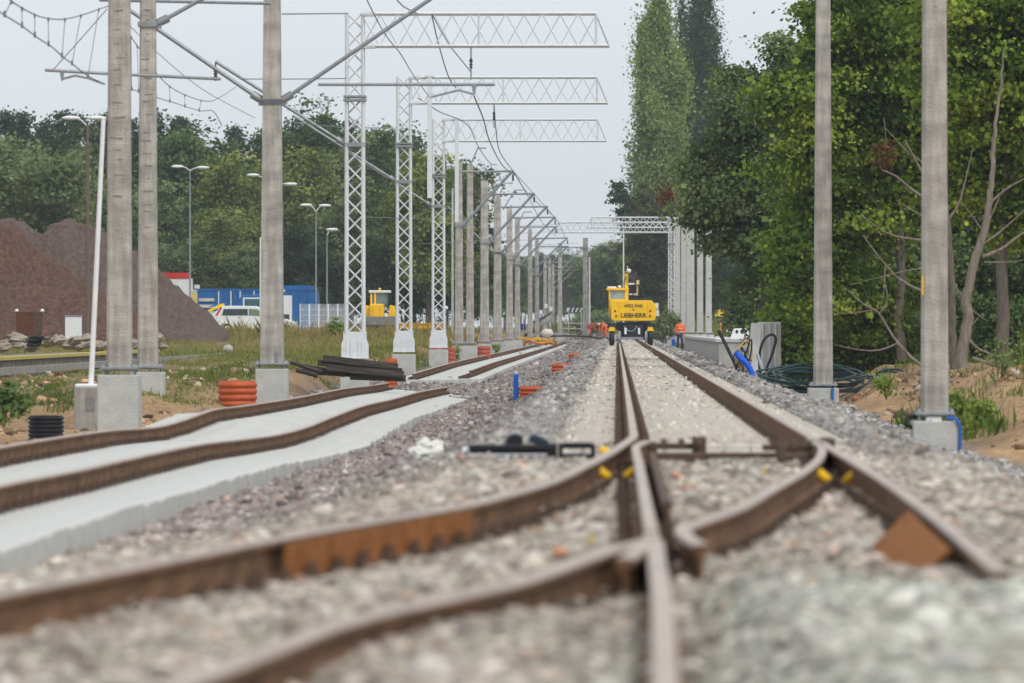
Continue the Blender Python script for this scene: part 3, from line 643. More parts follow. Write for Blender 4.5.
def mast(label, px, Y, x0=None, side=1, length=6.5, foot=True, top=9.0, bot=8.14, wid=.44, cl=6.75, hang=None, group='galvanised lattice masts with truss beams', arml=True, zb=.12, th=.030):
    T = thing('lattice_mast', label, 'lattice mast', (sx(px, Y), Y, 0), HEAD, group)
    b = MB(); lattice(b, (0, 0, zb+.6), (0, 0, top), wid, wid*.93); b.build('lattice_column', galv, T)
    b = MB(); b.box((0, 0, cl), (wid+.14, wid+.14, .06)); b.box((0, 0, cl+.09), (wid+.14, wid+.14, .05)); b.build('splice_collar', galvd, T)
    # flared shoe
    b = MB(); w = .68
    for d in (-1, 1):
        b.prism([(-w/2, zb), (w/2, zb), (w/2, zb+.33), (wid/2+.01, zb+.66), (-wid/2-.01, zb+.66), (-w/2, zb+.33)], d*.24-.012, d*.24+.012, 'y')
        b.prism([(-.26, zb), (.26, zb), (.26, zb+.33), (.19, zb+.66), (-.19, zb+.66), (-.26, zb+.33)], d*(w/2-.06)-.012, d*(w/2-.06)+.012, 'x')
    for q in (-.2, -.1, .1, .2): b.box((q, -.262, zb+.22), (.02, .025, .42))
    b.box((0, 0, zb-.015), (w+.02, .62, .03)); b.build('base_shoe', galv, T)
    if foot: b = MB(); b.box((0, 0, (zb-.1-1.1)/2), (.74, .74, zb-.1+1.1)); b.build('footing', concrete_lt, T, bevel=.02)
    beam(T, side*wid*.4, side*length, top-.03, bot, side=side, thick=th)
    b = MB(); 
    for z in (top-.03, bot): b.box((side*(wid/2+.14), -.02, z), (.34, .5, .1))
    b.build('gusset_plate', galv, T)
    if arml: arm(T, -1, 3.6, 5.6, 7.75, wid, False)
    if hang:
        hx, hz = hang; b = MB(); b.box((hx, -.32, (top+hz)/2), (.15, .09, top-hz+.06)); b.box((hx, -.30, top), (.3, .16, .06)); b.build('drop_support', galv, T)
    return T
M1 = mast('tallest lattice mast with its truss beam highest in the picture', 355, 147, length=6.22)
M2 = mast('middle lattice mast of three, its beam ending below the highest beam', 404, 184.5, length=6.25, hang=(.84, 5.1))
M3 = mast('third and smallest of three lattice masts on the left, next to the concrete posts', 438.5, 222, length=6.2, hang=(.72, 5.0))
b = MB(); b.tube([(2.0, 0, 7.93), (2.0, 0, 8.2)], .04, 6); 
mast('lattice mast beside the worker, beam reaching left over the tracks', 671.5, 407, side=-1, length=5.7, foot=True, top=8.75, bot=8.0, wid=.42, arml=False, zb=.5, th=.042)
mast('farther lattice mast behind the worker whose long beam reaches farthest left', 673.5, 440, side=-1, length=8.9, foot=True, top=9.0, bot=8.2, wid=.42, arml=False, zb=.6, th=.05)
# white slanted pole on block
T = thing('signal_post', 'thin white leaning pole on a white capped concrete block, left', 'signal post', (sx(91, 104), 104, 0))
zb = sz(384, 104); b = MB(); b.tube([(0, 0, zb), (sx(103.5, 104)-sx(91, 104), 0, sz(118, 104))], [.05, .04], 12); b.build('pole', white, T)
b = MB(); b.box((-.02, 0, (zb-.05-1.3)/2), (.54, .54, zb-.05+1.3)); b.build('footing', concrete, T, bevel=.03)
b = MB(); b.box((-.02, 0, zb-.03), (.52, .52, .07)); b.build('cap', white, T, bevel=.03)
b = MB(); b.box((.0, -.275, zb-.36), (.16, .02, .24)); b.build('recess_plate', mat('grey_plate', (.22, .22, .22)), T)
# street lamps
def lamp(label, px, Y, heads, ptop, z0, m=galvd, pr=.055, cat='street lamp'):
    T = thing('street_lamp', label, cat, (sx(px, Y), Y, z0), 0, 'street lamps in front of the forest')
    zt = sz(ptop, Y)-z0; b = MB(); b.tube([(0, 0, 0), (0, 0, zt)], [pr*1.3, pr*.7], 10); b.build('pole', m, T)
    for hx, hy in heads:
        X = sx(hx, Y)-sx(px, Y); Z = sz(hy, Y)-z0; s = 1 if X > 0 else -1
        b = MB(); b.tube([(0, 0, zt-.1), (X*.35, 0, zt+(Z-zt)*.6), (X*.8, 0, Z)], .035, 6); b.build('lamp_arm', galv, T)
        b = MB(); b.sphere((X, 0, Z), .3, 8, sc=(1.35, .5, .32)); h = b.build('lamp_head', white, T); h.rotation_euler = (0, 0, 0)
lamp('twin arm street lamp between the second and third concrete posts', 190, 350, ((177.5, 166.5), (203, 167.5)), 169, .3)
lamp('twin arm lamp half hidden behind the concrete post with strut arms', 269, 352, ((253, 175), (291, 184)), 182, .3)
lamp('small twin arm lamp right of the post with strut arms', 316, 362, ((306, 205), (325, 205.5)), 210, .3)
lamp('short single arm lamp nearest the blue cabin', 327, 368, ((332, 229.5),), 234, .3)
lamp('grey headed lamp on a brown wooden pole behind the leaning white pole', 87.5, 240, ((71, 118), (97, 118)), 124, .3, m=mat('brown_pole', (.15, .115, .09)), pr=.08)
pole('white mast with small antennas behind the post with strut arms', 260.5, 330, .3, 6.1, .06, white, 'antenna_mast')
# ---------------------------------------------------------------- overhead wires
def wireline(label, pts, r=.014, name='overhead_wire', cat='overhead wire', sub=14, group='overhead line wires'):
    P = resample([at(*p) for p in pts], 2.5); b = MB(); b.tube(P, r*.68, 5); o = b.build(name, wire); tag(o, label, cat, group); return o
def pt(pts, t):
    P = [Vector(at(*p)) for p in pts]; k = t*(len(P)-1); i = min(int(k), len(P)-2); return P[i].lerp(P[i+1], k-i)
def catenary(label, m, c, nd, r=.011, cr_=.008):
    T = thing('overhead_line', label, 'overhead line', (0, 0, 0), group='overhead line wires')
    mm = resample([at(*p) for p in m], 1.0); cc = resample([at(*p) for p in c], 1.0)
    b = MB(); b.tube(mm, r, 5); b.build('messenger_wire', wire, T); b = MB(); b.tube(cc, r, 5); b.build('contact_wire', wire, T)
    for k in range(nd):
        t = (k+.5)/nd; i = int(t*(len(mm)-1)); p = mm[i]; q = min(cc, key=lambda v: abs(v.y-p.y)); b = MB(); b.tube([p, q], cr_*.75, 4); b.tube([p-Vector((0, 0, .05)), p+Vector((0, 0, .02))], .016, 5); b.tube([q-Vector((0, 0, .03)), q+Vector((0, 0, .06))], .018, 5); b.build('dropper', wire, T)
catenary('sagging overhead wires with droppers at the upper left corner', [(-60, -60, 66), (-20, -30, 72), (8, -2, 78), (22, 8, 83), (38, 16, 88), (52, 19, 92), (65, 19, 95), (85, 14, 100), (108, 6, 105)], [(-70, -40, 66), (-30, -12, 72), (0, 12, 78), (22, 26, 83), (38, 38, 88), (52, 47, 92), (62, 56, 95), (75, 66, 100), (88, 76, 103), (104, 84, 106)], 10)
catenary('overhead wires with droppers between the two leftmost posts and the strut arm post', [(128, 32, 112), (136, 44, 120), (145, 56, 127), (158, 75, 134), (172, 88, 140), (190, 97, 147), (204, 101, 152), (213, 101, 155)], [(128, 88, 112), (140, 92, 122), (158, 98, 134), (175, 103, 141), (190, 108, 147), (202, 111, 152), (213, 111, 155), (222, 126, 160)], 7)
wireline('thin feeder wire falling from the left posts towards the forest', [(128, 24, 112), (160, 55, 125), (205, 91, 140), (255, 118, 152)], .012)
wireline('thin stay wire crossing the left sky beside the thick post', [(53, 70, 104), (80, 40, 104), (107, 9, 104)], .014)
wireline('short stay wire from the droppers up to the strut arm', [(213, 101, 155), (224, 95, 156), (236, 87, 158)], .014)
def htube(label, pts, r, name='support_tube'):
    b = MB(); b.tube([at(*p) for p in pts], r, 8); o = b.build(name, galvd); return o
# registration tube (left) with steady arm
T = thing('registration_arm', 'horizontal tube with steady arm left of the two leftmost posts', 'support arm', (0, 0, 0))
htube('', [(45, 70, 105), (107, 73.5, 105), (220, 79, 107)], .03).parent = T
b = MB(); b.tube([at(62, 79, 105), at(75, 75.5, 105), at(88, 78, 105), at(105, 84, 105)], .025, 6); b.build('steady_arm', galvd, T)
b = MB(); p = at(62, 75, 105); b.prism([(p[0]-.045, p[2]+.06), (p[0]+.045, p[2]+.06), (p[0]+.012, p[2]-.11), (p[0]-.012, p[2]-.11)], p[1]-.03, p[1]+.03); b.build('drop_bracket', galvd, T)
T = thing('registration_arm', 'horizontal tube with steady arm crossing the middle lattice mast', 'support arm', (0, 0, 0))
htube('', [(318, 84.5, 110), (400, 84.5, 110), (495, 84.5, 110)], .03).parent = T
b = MB(); b.tube([at(431, 97, 110), at(459, 90, 110), at(473, 94, 110)], .025, 6); b.build('steady_arm', galvd, T)
b = MB(); p = at(474, 90, 110); b.prism([(p[0]-.05, p[2]+.1), (p[0]+.05, p[2]+.1), (p[0]+.015, p[2]-.1), (p[0]-.015, p[2]-.1)], p[1]-.03, p[1]+.03); b.build('drop_bracket', galvd, T)
T = thing('support_bar', 'dark top tube across the two leftmost posts at the picture top', 'support arm'); o = htube('', [(100, 0, 113), (270, 3.5, 117)], .032); o.parent = T
# wires in the main group
wireline('overhead wire descending from the top left of the highest truss', [(350, -40, 118), (367, 0, 128), (385, 34, 140), (400, 53, 152), (414, 76, 176), (430, 98, 184)], .02)
wireline('overhead wire with clamps sagging past the middle truss beam', [(380, -40, 118), (397, 0, 126), (408, 9, 132), (418, 14, 140)], .022)
wireline('overhead wire dropping steeply left of the insulator', [(432, 16, 142), (438, 42, 152), (449, 78, 166), (456, 88, 172)], .024)
wireline('overhead wire from the truss top to the drop bracket', [(432, 14, 142), (450, 46, 148), (471, 72, 152)], .02)
wireline('long overhead wire running over the left track to the horizon', [(474, 96, 150), (483, 118, 176), (490, 142, 200), (503, 166, 232), (516, 176, 262), (522, 186, 300), (530, 200, 340), (536, 212, 380), (545, 226, 440), (556, 236, 500)], .03)
wireline('overhead wire falling from the middle truss to the first concrete post', [(418, 98, 186), (440, 112, 205), (460, 120, 220), (470, 128, 232), (478, 146, 244), (490, 163, 256), (497, 165, 264)], .028)
wireline('straight wire from truss drop rod to the far arm tips', [(494, 104, 186), (496, 130, 205), (500, 152, 232), (513, 171, 262)], .028)
wireline('contact wire above the left track between the arm tips', [(513, 171, 262), (525, 190, 296), (540, 205, 350), (557, 220, 420), (566, 240, 500)], .03)
wireline('thin straight wire from the arm tips down to the far truss', [(513, 171, 262), (535, 195, 300), (557, 220, 330)], .024)
for j, (px, y0, y1, Y) in enumerate(((471, 46, 80, 147), (494, 103, 128, 184.5))):
    T = thing('drop_rod', ['thin rod with insulator hanging from the highest truss beam', 'thin rod with insulator hanging from the middle truss beam'][j], 'hanging rod')
    b = MB(); b.tube([at(px, y0, Y), at(px, y1, Y)], .022, 6); b.build('rod', galvd, T)
    b = MB(); p = at(px, (y0+y1)/2, Y); b.lathe((p[0], p[1], p[2]-.15), [(.01, 0), (.05, .03), (.02, .07), (.05, .11), (.02, .15), (.05, .2), (.01, .3)], 8); b.build('insulator', dkgrey, T)
for lab, pts, r in (('level wire from the strut arm post to the highest truss', [(282, 14, 120), (348, 13.5, 146)], .022), ('level wire below it between the strut arm post and the tallest mast', [(240, 79, 130), (300, 79, 138), (346, 78.5, 146)], .018), ('level wire crossing to the middle mast at treetop height', [(284, 121, 122), (340, 127, 150), (396, 128, 184)], .016), ('long level wire in front of the forest left of the middle mast', [(362, 217, 148), (430, 219, 222), (478, 219, 262)], .016), ('long level wire from the third mast towards the far posts', [(418, 244, 220), (470, 241, 262), (530, 240, 330)], .016)):
    wireline(lab, pts, r)
for i, (px, py, q, qy, Y) in enumerate(((485, 196, 497, 180, 298), (495, 205, 505, 183, 310), (503, 210, 515, 190, 330), (470, 166, 478, 148, 266), (516, 228, 524, 212, 362))):
    T = thing('feeder_bracket', '%s small cranked rod above the receding left row of posts' % ords[i], 'bracket', group='cranked rods above the left row')
    b = MB(); b.tube([at(px, py, Y), at(q, qy, Y), at(q+8, qy, Y)], .04, 6); b.build('rod', galvd, T)
for i, y in enumerate((224, 231, 238, 247, 254, 262, 243)):
    wireline('%s thin cross wire counted from the top over the far left tracks' % ords[i], [(478+4*i, y+4, 360), (560+3*i, y, 470)], .018, sub=1)
for i, (a, b2) in enumerate((((556, 286, 520), (616, 236, 600)),)):
    wireline('far diagonal wire under the left reaching truss', [a, ((a[0]+b2[0])/2, 262, 560), b2], .02)
# ---------------------------------------------------------------- trees
def leaf_shape(kind):
    if kind == 'maple':
        a = np.array([(0, -.5), (.28, -.32), (.5, -.05), (.24, .08), (.30, .42), (0, .3), (-.30, .42), (-.24, .08), (-.5, -.05), (-.28, -.32)])
        return a
    if kind == 'quad': return np.array([(0, -.5), (.36, 0), (0, .5), (-.36, 0)])
    return np.array([(0, -.5), (.33, -.15), (.28, .28), (0, .5), (-.28, .28), (-.33, -.15)])
def crown(blobs, nclump, nleaf, size, sig, seed, kind='hex', up=.55, tone=.5, tvar=.18, shell=2.2, dead=0, zs=.62, inner=1):
    """leaf cloud: clumps of leaves spread through ellipsoids; returns V,F(k),tone"""
    g = np.random.default_rng(seed); B = np.array(blobs, float); w = (B[:, 3]*B[:, 4]*B[:, 5])**.67; w /= w.sum()
    idx = g.choice(len(B), nclump, p=w); d = g.normal(size=(nclump, 3)); d /= np.linalg.norm(d, axis=1)[:, None]
    r = g.random(nclump)**(1/shell); C = B[idx, :3]+d*B[idx, 3:]*r[:, None]*(1+.14*g.normal(size=(nclump, 1)))
    ct = tone+tvar*g.normal(size=nclump)+.10*d[:, 2]*0
    cs = sig*np.exp(.3*g.normal(size=nclump))
    ci = g.integers(0, nclump, nleaf); off = g.normal(size=(nleaf, 3))*cs[ci][:, None]*np.array([1, 1, zs]); P = C[ci]+off
    N = d[ci]*.6+g.normal(size=(nleaf, 3))*.75+np.array([0, 0, up]); N /= np.linalg.norm(N, axis=1)[:, None]
    a = g.normal(size=(nleaf, 3)); a -= N*(a*N).sum(1)[:, None]; a /= np.linalg.norm(a, axis=1)[:, None]; b = np.cross(N, a)
    L_ = leaf_shape(kind); k = len(L_); s = size*np.exp(.25*g.normal(size=nleaf))
    V = P[:, None]+(a[:, None]*L_[None, :, 0:1]+b[:, None]*L_[None, :, 1:2])*s[:, None, None]+N[:, None]*(np.abs(L_[None, :, 0:1])*.25)*s[:, None, None]
    t = np.clip(ct[ci]+.07*g.normal(size=nleaf), 0, 1)
    return V.reshape(-1, 3), np.arange(nleaf*k).reshape(-1, k), np.repeat(t, k), k
LR = {
 'maple': [(0, (.034, .066, .012)), (.4, (.098, .165, .026)), (.7, (.235, .32, .05)), (1, (.46, .50, .085))],
 'greygreen': [(0, (.045, .072, .030)), (.5, (.12, .165, .070)), (1, (.29, .34, .155))],
 'poplar': [(0, (.12, .17, .055)), (.5, (.26, .34, .115)), (1, (.40, .48, .18))],
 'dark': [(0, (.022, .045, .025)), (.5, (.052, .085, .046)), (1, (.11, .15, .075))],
 'forest': [(0, (.045, .085, .032)), (.5, (.11, .17, .06)), (1, (.21, .28, .10))],
 'willow': [(0, (.10, .14, .06)), (.5, (.20, .25, .11)), (1, (.31, .36, .17))],
 'birch': [(0, (.10, .14, .04)), (.5, (.19, .235, .065)), (1, (.34, .35, .09))],
 'brown': [(0, (.05, .055, .03)), (.5, (.085, .085, .04)), (1, (.13, .115, .06))],
 'dead': [(0, (.09, .035, .02)), (1, (.24, .11, .06))],
 'weed': [(0, (.10, .17, .03)), (.5, (.17, .26, .05)), (1, (.30, .34, .09))],
}
LM = {k: attr_mat('leaf_'+k, v, transl=.3) for k, v in LR.items()}
def foliage(name, parent, args, m, **kw):
    V, Fc, t, k = crown(*args, **kw); me = np_mesh(name, V, Fc, k, LM[m], {'tone': t}); return link(name, me, parent)
def limbs(T, base, h, r, n, seed, m=bark, spread=1.2, lean=(0, 0), name='trunk', bare=.3):
    g = random.Random(seed); b = MB(); P = [Vector((base[0]+lean[0]*i/8+g.uniform(-1, 1)*.04*h*.2, base[1]+lean[1]*i/8, base[2]+h*i/8)) for i in range(9)]
    b.tube(P, [r*(1-.09*i) for i in range(9)], 9)
    for k in range(n):
        t = bare+(.95-bare)*k/max(1, n-1); i = t*8; j = min(7, int(i)); p = P[j].lerp(P[j+1], i-j); a = g.uniform(0, 6.28); q = [p]; d = Vector((math.cos(a), math.sin(a), g.uniform(.5, 1.1))).normalized(); L_ = spread*(1.15-t*.6)
        for s in range(5): d = (d+Vector((g.uniform(-.25, .25), g.uniform(-.25, .25), g.uniform(-.05, .2)))).normalized(); q.append(q[-1]+d*L_/5)
        b.tube(q, [r*.42*(1-t*.5)*(1-.17*s) for s in range(6)], 6)
    return b.build(name, m, T)
# ---- prototypes for the forest edge
def broad(seed, m, W_, Hh, label, cat='tree', n=17000, size=.25, base=1.2, name='broadleaf_tree'):
    g = random.Random(seed); T = thing(name, label, cat, (0, 0, 0), 0, 'trees of the forest edge on the left')
    bl = [(0, 0, Hh*.55, W_*.42, W_*.42, Hh*.36)]
    for i in range(9):
        a = g.uniform(0, 6.28); h = g.uniform(.28, .88); rr = W_*.34*math.sin(math.pi*min(1, .25+h*.62)); bl.append((math.cos(a)*rr, math.sin(a)*rr, Hh*h, W_*g.uniform(.17, .26), W_*g.uniform(.17, .26), Hh*g.uniform(.10, .17)))
    foliage('crown', T, (bl, 260, n, size, .42, seed), m, tvar=.24)
    limbs(T, (0, 0, 0), Hh*.8, .2, 9, seed, spread=W_*.4); return T
def pine(seed, Hh, label):
    g = random.Random(seed); T = thing('pine_tree', label, 'pine', (0, 0, 0), 0, 'trees of the forest edge on the left')
    bl = []
    for i in range(15):
        h = .35+.62*i/14; a = g.uniform(0, 6.28); r = 1.7*(1.08-h)+.3; bl.append((math.cos(a)*r*.8, math.sin(a)*r*.8, Hh*h, r*.75, r*.75, .55))
    foliage('crown', T, (bl, 190, 9500, .26, .36, seed), 'dark', kind='quad', tvar=.15)
    limbs(T, (0, 0, 0), Hh*.96, .22, 8, seed, spread=1.6); return T
protos = [broad(1, 'forest', 7.5, 15.5, ''), broad(2, 'forest', 7, 16.5, ''), broad(3, 'greygreen', 8, 15, ''), broad(4, 'birch', 6.5, 14, '', name='birch_tree'), broad(5, 'willow', 9, 13, '', name='willow_tree', n=20000), pine(6, 17.5, ''), pine(7, 16, ''), broad(8, 'dark', 7.5, 16, '')]
ZF = .4
used = [False]*len(protos)
ORD = 'first second third fourth fifth sixth seventh eighth ninth tenth eleventh twelfth thirteenth fourteenth fifteenth sixteenth seventeenth eighteenth nineteenth twentieth twenty-first twenty-second'.split()
def rank(objs, fmt):
    for i, o in enumerate(sorted(objs, key=lambda o: o.location.x/o.location.y)): o['label'] = fmt % ORD[i]
def plant(k, px, topy, Y, label, rz=None):
    hs_ = [15.5, 16.5, 15, 14, 13, 17.5, 16, 16][k]; h = sz(topy, Y)-ZF; s = h/(hs_*.97)
    if not used[k]: o = protos[k]; used[k] = True
    else: o = dup(protos[k], (0, 0, 0))
    o.location = (sx(px, Y), Y, ZF); o.rotation_euler = (0, 0, rz if rz is not None else random.uniform(0, 6.28)); o.scale = (s*random.uniform(.95, 1.15),)*2+(s,); o['label'] = label; return o
RK = [[] for _ in range(6)]
LBB = 'dark conifer standing in the back row of the left forest'
front = [(4, 18, 132, 330, 'pale rounded willow at the far left edge above the gravel heap'), (4, 62, 178, 335, 'lower grey green willow left of the brown lamp pole'), (4, -22, 150, 340, 'willow cut by the left picture edge'),
 (0, 208, 122, 400, 'rich green broadleaf tree behind the twin lamp between the posts'), (3, 246, 152, 385, 'yellow green birch left of the strut arm post'), (3, 292, 146, 392, 'tall yellowish birch right behind the strut arm post'), (3, 228, 208, 372, 'low yellow bush like birch under the green tree'),
 (1, 330, 112, 410, 'tall green tree left of the tallest lattice mast'), (2, 364, 122, 400, 'grey green tree behind the tallest lattice mast'), (0, 300, 120, 412, 'bright topped green tree above the strut arm post'), (1, 392, 138, 410, 'tall dark green tree between the first two lattice masts'), (2, 118, 170, 380, 'grey green tree behind the thick leftmost post'), (2, 165, 176, 385, 'bushy tree seen through the gap beside the second post'),
 (3, 428, 152, 360, 'yellow topped tree behind the third lattice mast'), (2, 445, 166, 372, 'green tree left of the first receding concrete post'), (1, 415, 150, 420, 'leafy tree between the second and third lattice masts'), (2, 340, 190, 375, 'lower grey green tree behind the single arm lamp'), (1, 378, 185, 380, 'mid height tree above the wheel loader')]
for a in front: plant(a[0], a[1], a[2], a[3]+36, a[4])
GB = 'dark tree standing in the back row of the left forest'
for px, ty in ((-15, 122), (5, 118), (22, 120), (45, 128), (62, 117), (75, 124), (92, 128), (108, 122), (124, 122), (140, 124), (150, 118), (176, 120), (184, 130), (235, 132), (262, 134), (345, 128), (380, 135), (312, 130), (405, 150), (435, 165)):
    RK[0].append(plant(random.choice((5, 6)), px+random.uniform(-3, 3), ty+random.uniform(-3, 4), 470+random.uniform(-12, 12), LBB))
for i, px in enumerate(range(-30, 470, 24)):
    RK[1].append(plant(random.choice((7, 7, 1, 2)), px+random.uniform(-5, 5), 152+random.uniform(-14, 14)+(18 if px > 400 else 0), 445+random.uniform(-8, 8), GB))
GU = 'low dark undergrowth tree closing the foot of the left forest'
for i, px in enumerate(range(-40, 500, 26)):
    RK[2].append(plant(random.choice((7, 7, 2)), px+random.uniform(-6, 6), 238+random.uniform(-16, 12), 405+random.uniform(-6, 6), GU))
# far trees beyond the tracks
GF = 'far hazy tree closing the end of the railway line'
for px, ty, Y in ((455, 232, 560), (470, 238, 620), (488, 246, 640), (505, 250, 700), (470, 262, 520), (500, 268, 560)):
    RK[3].append(plant(random.choice((7, 2)), px, ty, Y, GF))
for i, px in enumerate(range(500, 610, 9)):
    RK[4].append(plant(random.choice((7, 2, 1)), px+random.uniform(-3, 3), 256+random.uniform(-5, 5), 900+random.uniform(-30, 50), 'x'))
for px, ty, Y in ((596, 246, 640), (608, 238, 620), (622, 246, 600), (640, 250, 560), (588, 262, 680), (602, 262, 600), (718, 232, 520), (735, 240, 480), (705, 246, 560), (690, 250, 600), (755, 235, 460)):
    RK[5].append(plant(random.choice((7, 7, 2)), px, ty, Y, 'x'))
for r_, f_ in zip(RK, ('dark conifer in the top back row of the left forest, %s from the left', 'dark leafy tree in the middle row of the left forest, %s from the left', 'low undergrowth tree at the foot of the left forest, %s from the left', 'hazy tree behind the receding concrete posts, %s from the left', 'hazy blue tree on the far horizon behind the striped board, %s from the left', 'dark hazy tree behind excavator and right hand posts, %s from the left')): rank(r_, f_)
# poplars
def poplar(px, Y, topy, w, z0, m, label, seed, n, tone=.5):
    T = thing('poplar_tree', label, 'poplar', (sx(px, Y), Y, z0), 0, 'tall columnar poplars'); h = sz(topy, Y)-z0; g = random.Random(seed); bl = []
    for i in range(44):
        t = .04+.93*(i/43); ww = w*(math.sin(math.pi*min(1, t*.72+.18))**.7)*(1.0 if t < .72 else max(.12, (1.03-t)/.31)**.8); a = g.uniform(0, 6.28); rr = ww*.55
        bl.append((math.cos(a)*rr, math.sin(a)*rr, h*t, ww*.5, ww*.5, h*.07))
    foliage('crown', T, (bl, 520, n, .21, .34, seed), m, tvar=.15, up=.1, tone=tone, zs=2.2)
    limbs(T, (0, 0, 0), h*.9, .28, 14, seed, spread=1.6, bare=.1); return T
poplar(655, 480, -14, 3.0, .5, 'poplar', 'tall light green poplar left of the lattice mast and the posts', 41, 130000)
poplar(703, 520, -60, 2.0, .5, 'dark', 'dark slim poplar rising behind the light green one', 42, 50000, .7)
poplar(716, 525, 62, 1.2, .5, 'dark', 'small dark poplar tip between the slim poplar and the maple', 43, 9000, .7)
poplar(683, 530, -20, 1.6, .5, 'dark', 'dark poplar mostly hidden behind the light green one', 44, 30000, .7)
T = thing('broadleaf_tree', 'shaggy brownish tree directly behind the yellow excavator', 'tree', (sx(648, 465), 465, .6)); foliage('crown', T, ([(0, 0, 2.4, 2.5, 1.5, 2.8), (-.7, 0, 5.6, 1.9, 1.2, 2.6), (.9, 0, 6.0, 1.9, 1.2, 3.0), (.4, 0, 9.5, 1.8, 1.2, 2.6)], 160, 15000, .2, .35, 45), 'brown', tvar=.16); limbs(T, (0, 0, 0), 6, .2, 8, 45, spread=1.6)
T = thing('broadleaf_tree', 'small dark branch crown peeking left of the light poplar', 'tree', (sx(622, 470), 470, .5)); foliage('crown', T, ([(-.3, 0, 11.4, 1.0, .9, 1.0), (.5, 0, 9.6, .9, .8, 2.0)], 40, 1700, .26, .25, 46), 'dark', tone=.6); limbs(T, (.6, 0, 0), 10.5, .14, 6, 46, spread=1.2)
# right hand maples
def big(name, label, x, Y, z0, blobs, n, m, seed, size=.13, nc=500, sig=.3, kind='maple', tone=.5, trunk=(7, .22), tvar=.2, up=.6, lean=(0, 0), nb=12, spread=2.6, tm=bark, group='broadleaf trees on the right', zs=.62):
    T = thing(name, label, 'tree', (x, Y, z0), 0, group); foliage('crown', T, (blobs, nc, n, size, sig, seed), m, kind=kind, tvar=tvar, tone=tone, up=up, zs=zs); limbs(T, (0, 0, 0), trunk[0], trunk[1], nb, seed, spread=spread, lean=lean, m=tm); return T
def bl_px(x, Y, z0, L_):  # lobes given as (px, py, dY, rx px, rz px) at the tree's own depth
    s = F/Y; return [(sx(a, Y)-x, d, sz(b, Y)-z0, c/s, c/s*.95, e/s) for a, b, d, c, e in L_]
x = sx(765, 185); T1 = big('maple_tree', 'dark grey green tree whose low crown hangs left over the posts', x, 185, .2, bl_px(x, 185, .2, [(745, 130, 0, 28, 40), (775, 110, .5, 35, 46), (720, 190, -.6, 30, 34), (760, 190, 0, 50, 50), (712, 212, -.8, 26, 18), (735, 238, -.6, 22, 22), (790, 240, 0, 48, 50), (778, 285, 0, 36, 34), (745, 80, .3, 22, 18), (795, 70, 0, 32, 30), (700, 165, 0, 14, 18), (815, 160, .4, 40, 60), (812, 320, .3, 34, 22)]), 90000, 'greygreen', 51, size=.125, nc=300, sig=.34, zs=.42, trunk=(7.5, .25), tone=.5)
x = sx(900, 150); T2 = big('maple_tree', 'bright green maple with tall crown behind the tall post at centre right', x, 150, 0, bl_px(x, 150, 0, [(842, 62, 0, 42, 44), (800, 95, -.8, 34, 34), (880, 20, 0, 60, 40), (870, 120, .3, 62, 50), (820, 165, -.8, 42, 36), (930, 60, 0, 60, 60), (845, 220, 0, 48, 34), (796, 245, -.6, 24, 34), (960, 140, .5, 50, 55), (905, 185, .8, 50, 36), (818, 300, -.3, 28, 32), (850, 300, .9, 50, 38), (832, 12, 0, 22, 24)]), 125000, 'maple', 52, size=.118, nc=420, sig=.34, trunk=(9, .15), tone=.45, tvar=.24, zs=.38)
x = sx(1000, 128); T3 = big('maple_tree', 'maple with yellow tinged leaves filling the upper right corner', x, 128, 0, bl_px(x, 128, 0, [(1000, 60, 0, 60, 60), (960, 20, -.3, 50, 40), (1040, 120, 0, 55, 70), (990, 150, .4, 46, 44), (955, 90, -.4, 34, 40), (1030, 10, 0, 60, 60), (1010, 215, .3, 30, 30), (965, 195, .6, 28, 24), (1060, 220, .5, 50, 40)]), 62000, 'maple', 53, size=.115, nc=260, sig=.32, trunk=(9, .16), tone=.5, tvar=.24, zs=.38, nb=10, spread=1.8, lean=(.2, .3))
x = sx(935, 175); big('maple_tree', 'deep green tree mass seen between the two tall right posts', x, 175, 0, bl_px(x, 175, 0, [(880, 150, 0, 70, 80), (960, 100, 0, 80, 90), (1010, 200, 0, 60, 70), (900, 250, 0, 70, 50), (840, 100, 0, 50, 60), (975, 280, 0, 70, 44), (820, 220, .5, 50, 60), (1040, 280, 0, 50, 50)]), 62000, 'forest', 54, size=.16, nc=420, sig=.38, zs=.5, trunk=(8, .2), tone=.55)
def shrub(label, px, Y, L_, n, m, seed, size=.13, name='shrub', tone=.5, sig=.2, nc=120):
    x = sx(px, Y); z0 = gz(x-K*Y, Y); T = thing(name, label, 'bush', (x, Y, z0), 0, 'bushes below the right hand trees'); foliage('leaves', T, (bl_px(x, Y, z0, L_), nc, n, size, sig, seed), m, tone=tone); 
    b = MB(); g = random.Random(seed)
    for k in range(7): a = g.uniform(0, 6.28); b.tube([(0, 0, -.05), (math.cos(a)*.3, math.sin(a)*.3, .5), (math.cos(a)*.5, math.sin(a)*.5, 1.1)], [.03, .022, .012], 5)
    b.build('stems', bark, T); return T
shrub('dark leafy bush below the grey green tree, left of the concrete slabs', 750, 238, [(748, 298, 0, 20, 20), (742, 318, 0, 16, 12), (764, 318, .2, 22, 20)], 9000, 'greygreen', 61, tone=.35)
shrub('bright green bush behind the cable coil and the concrete slabs', 792, 158, [(790, 300, 0, 26, 40), (800, 340, .2, 30, 34), (784, 345, .3, 14, 24), (812, 365, .1, 26, 16)], 12000, 'maple', 62, size=.12, tone=.55)
shrub('green bush right of the concrete post with the blue cable', 858, 152, [(855, 320, 0, 32, 34), (870, 350, 0, 34, 24), (845, 360, .2, 24, 18), (895, 300, .3, 30, 40), (900, 350, .3, 30, 22)], 13000, 'maple', 63, tone=.36)
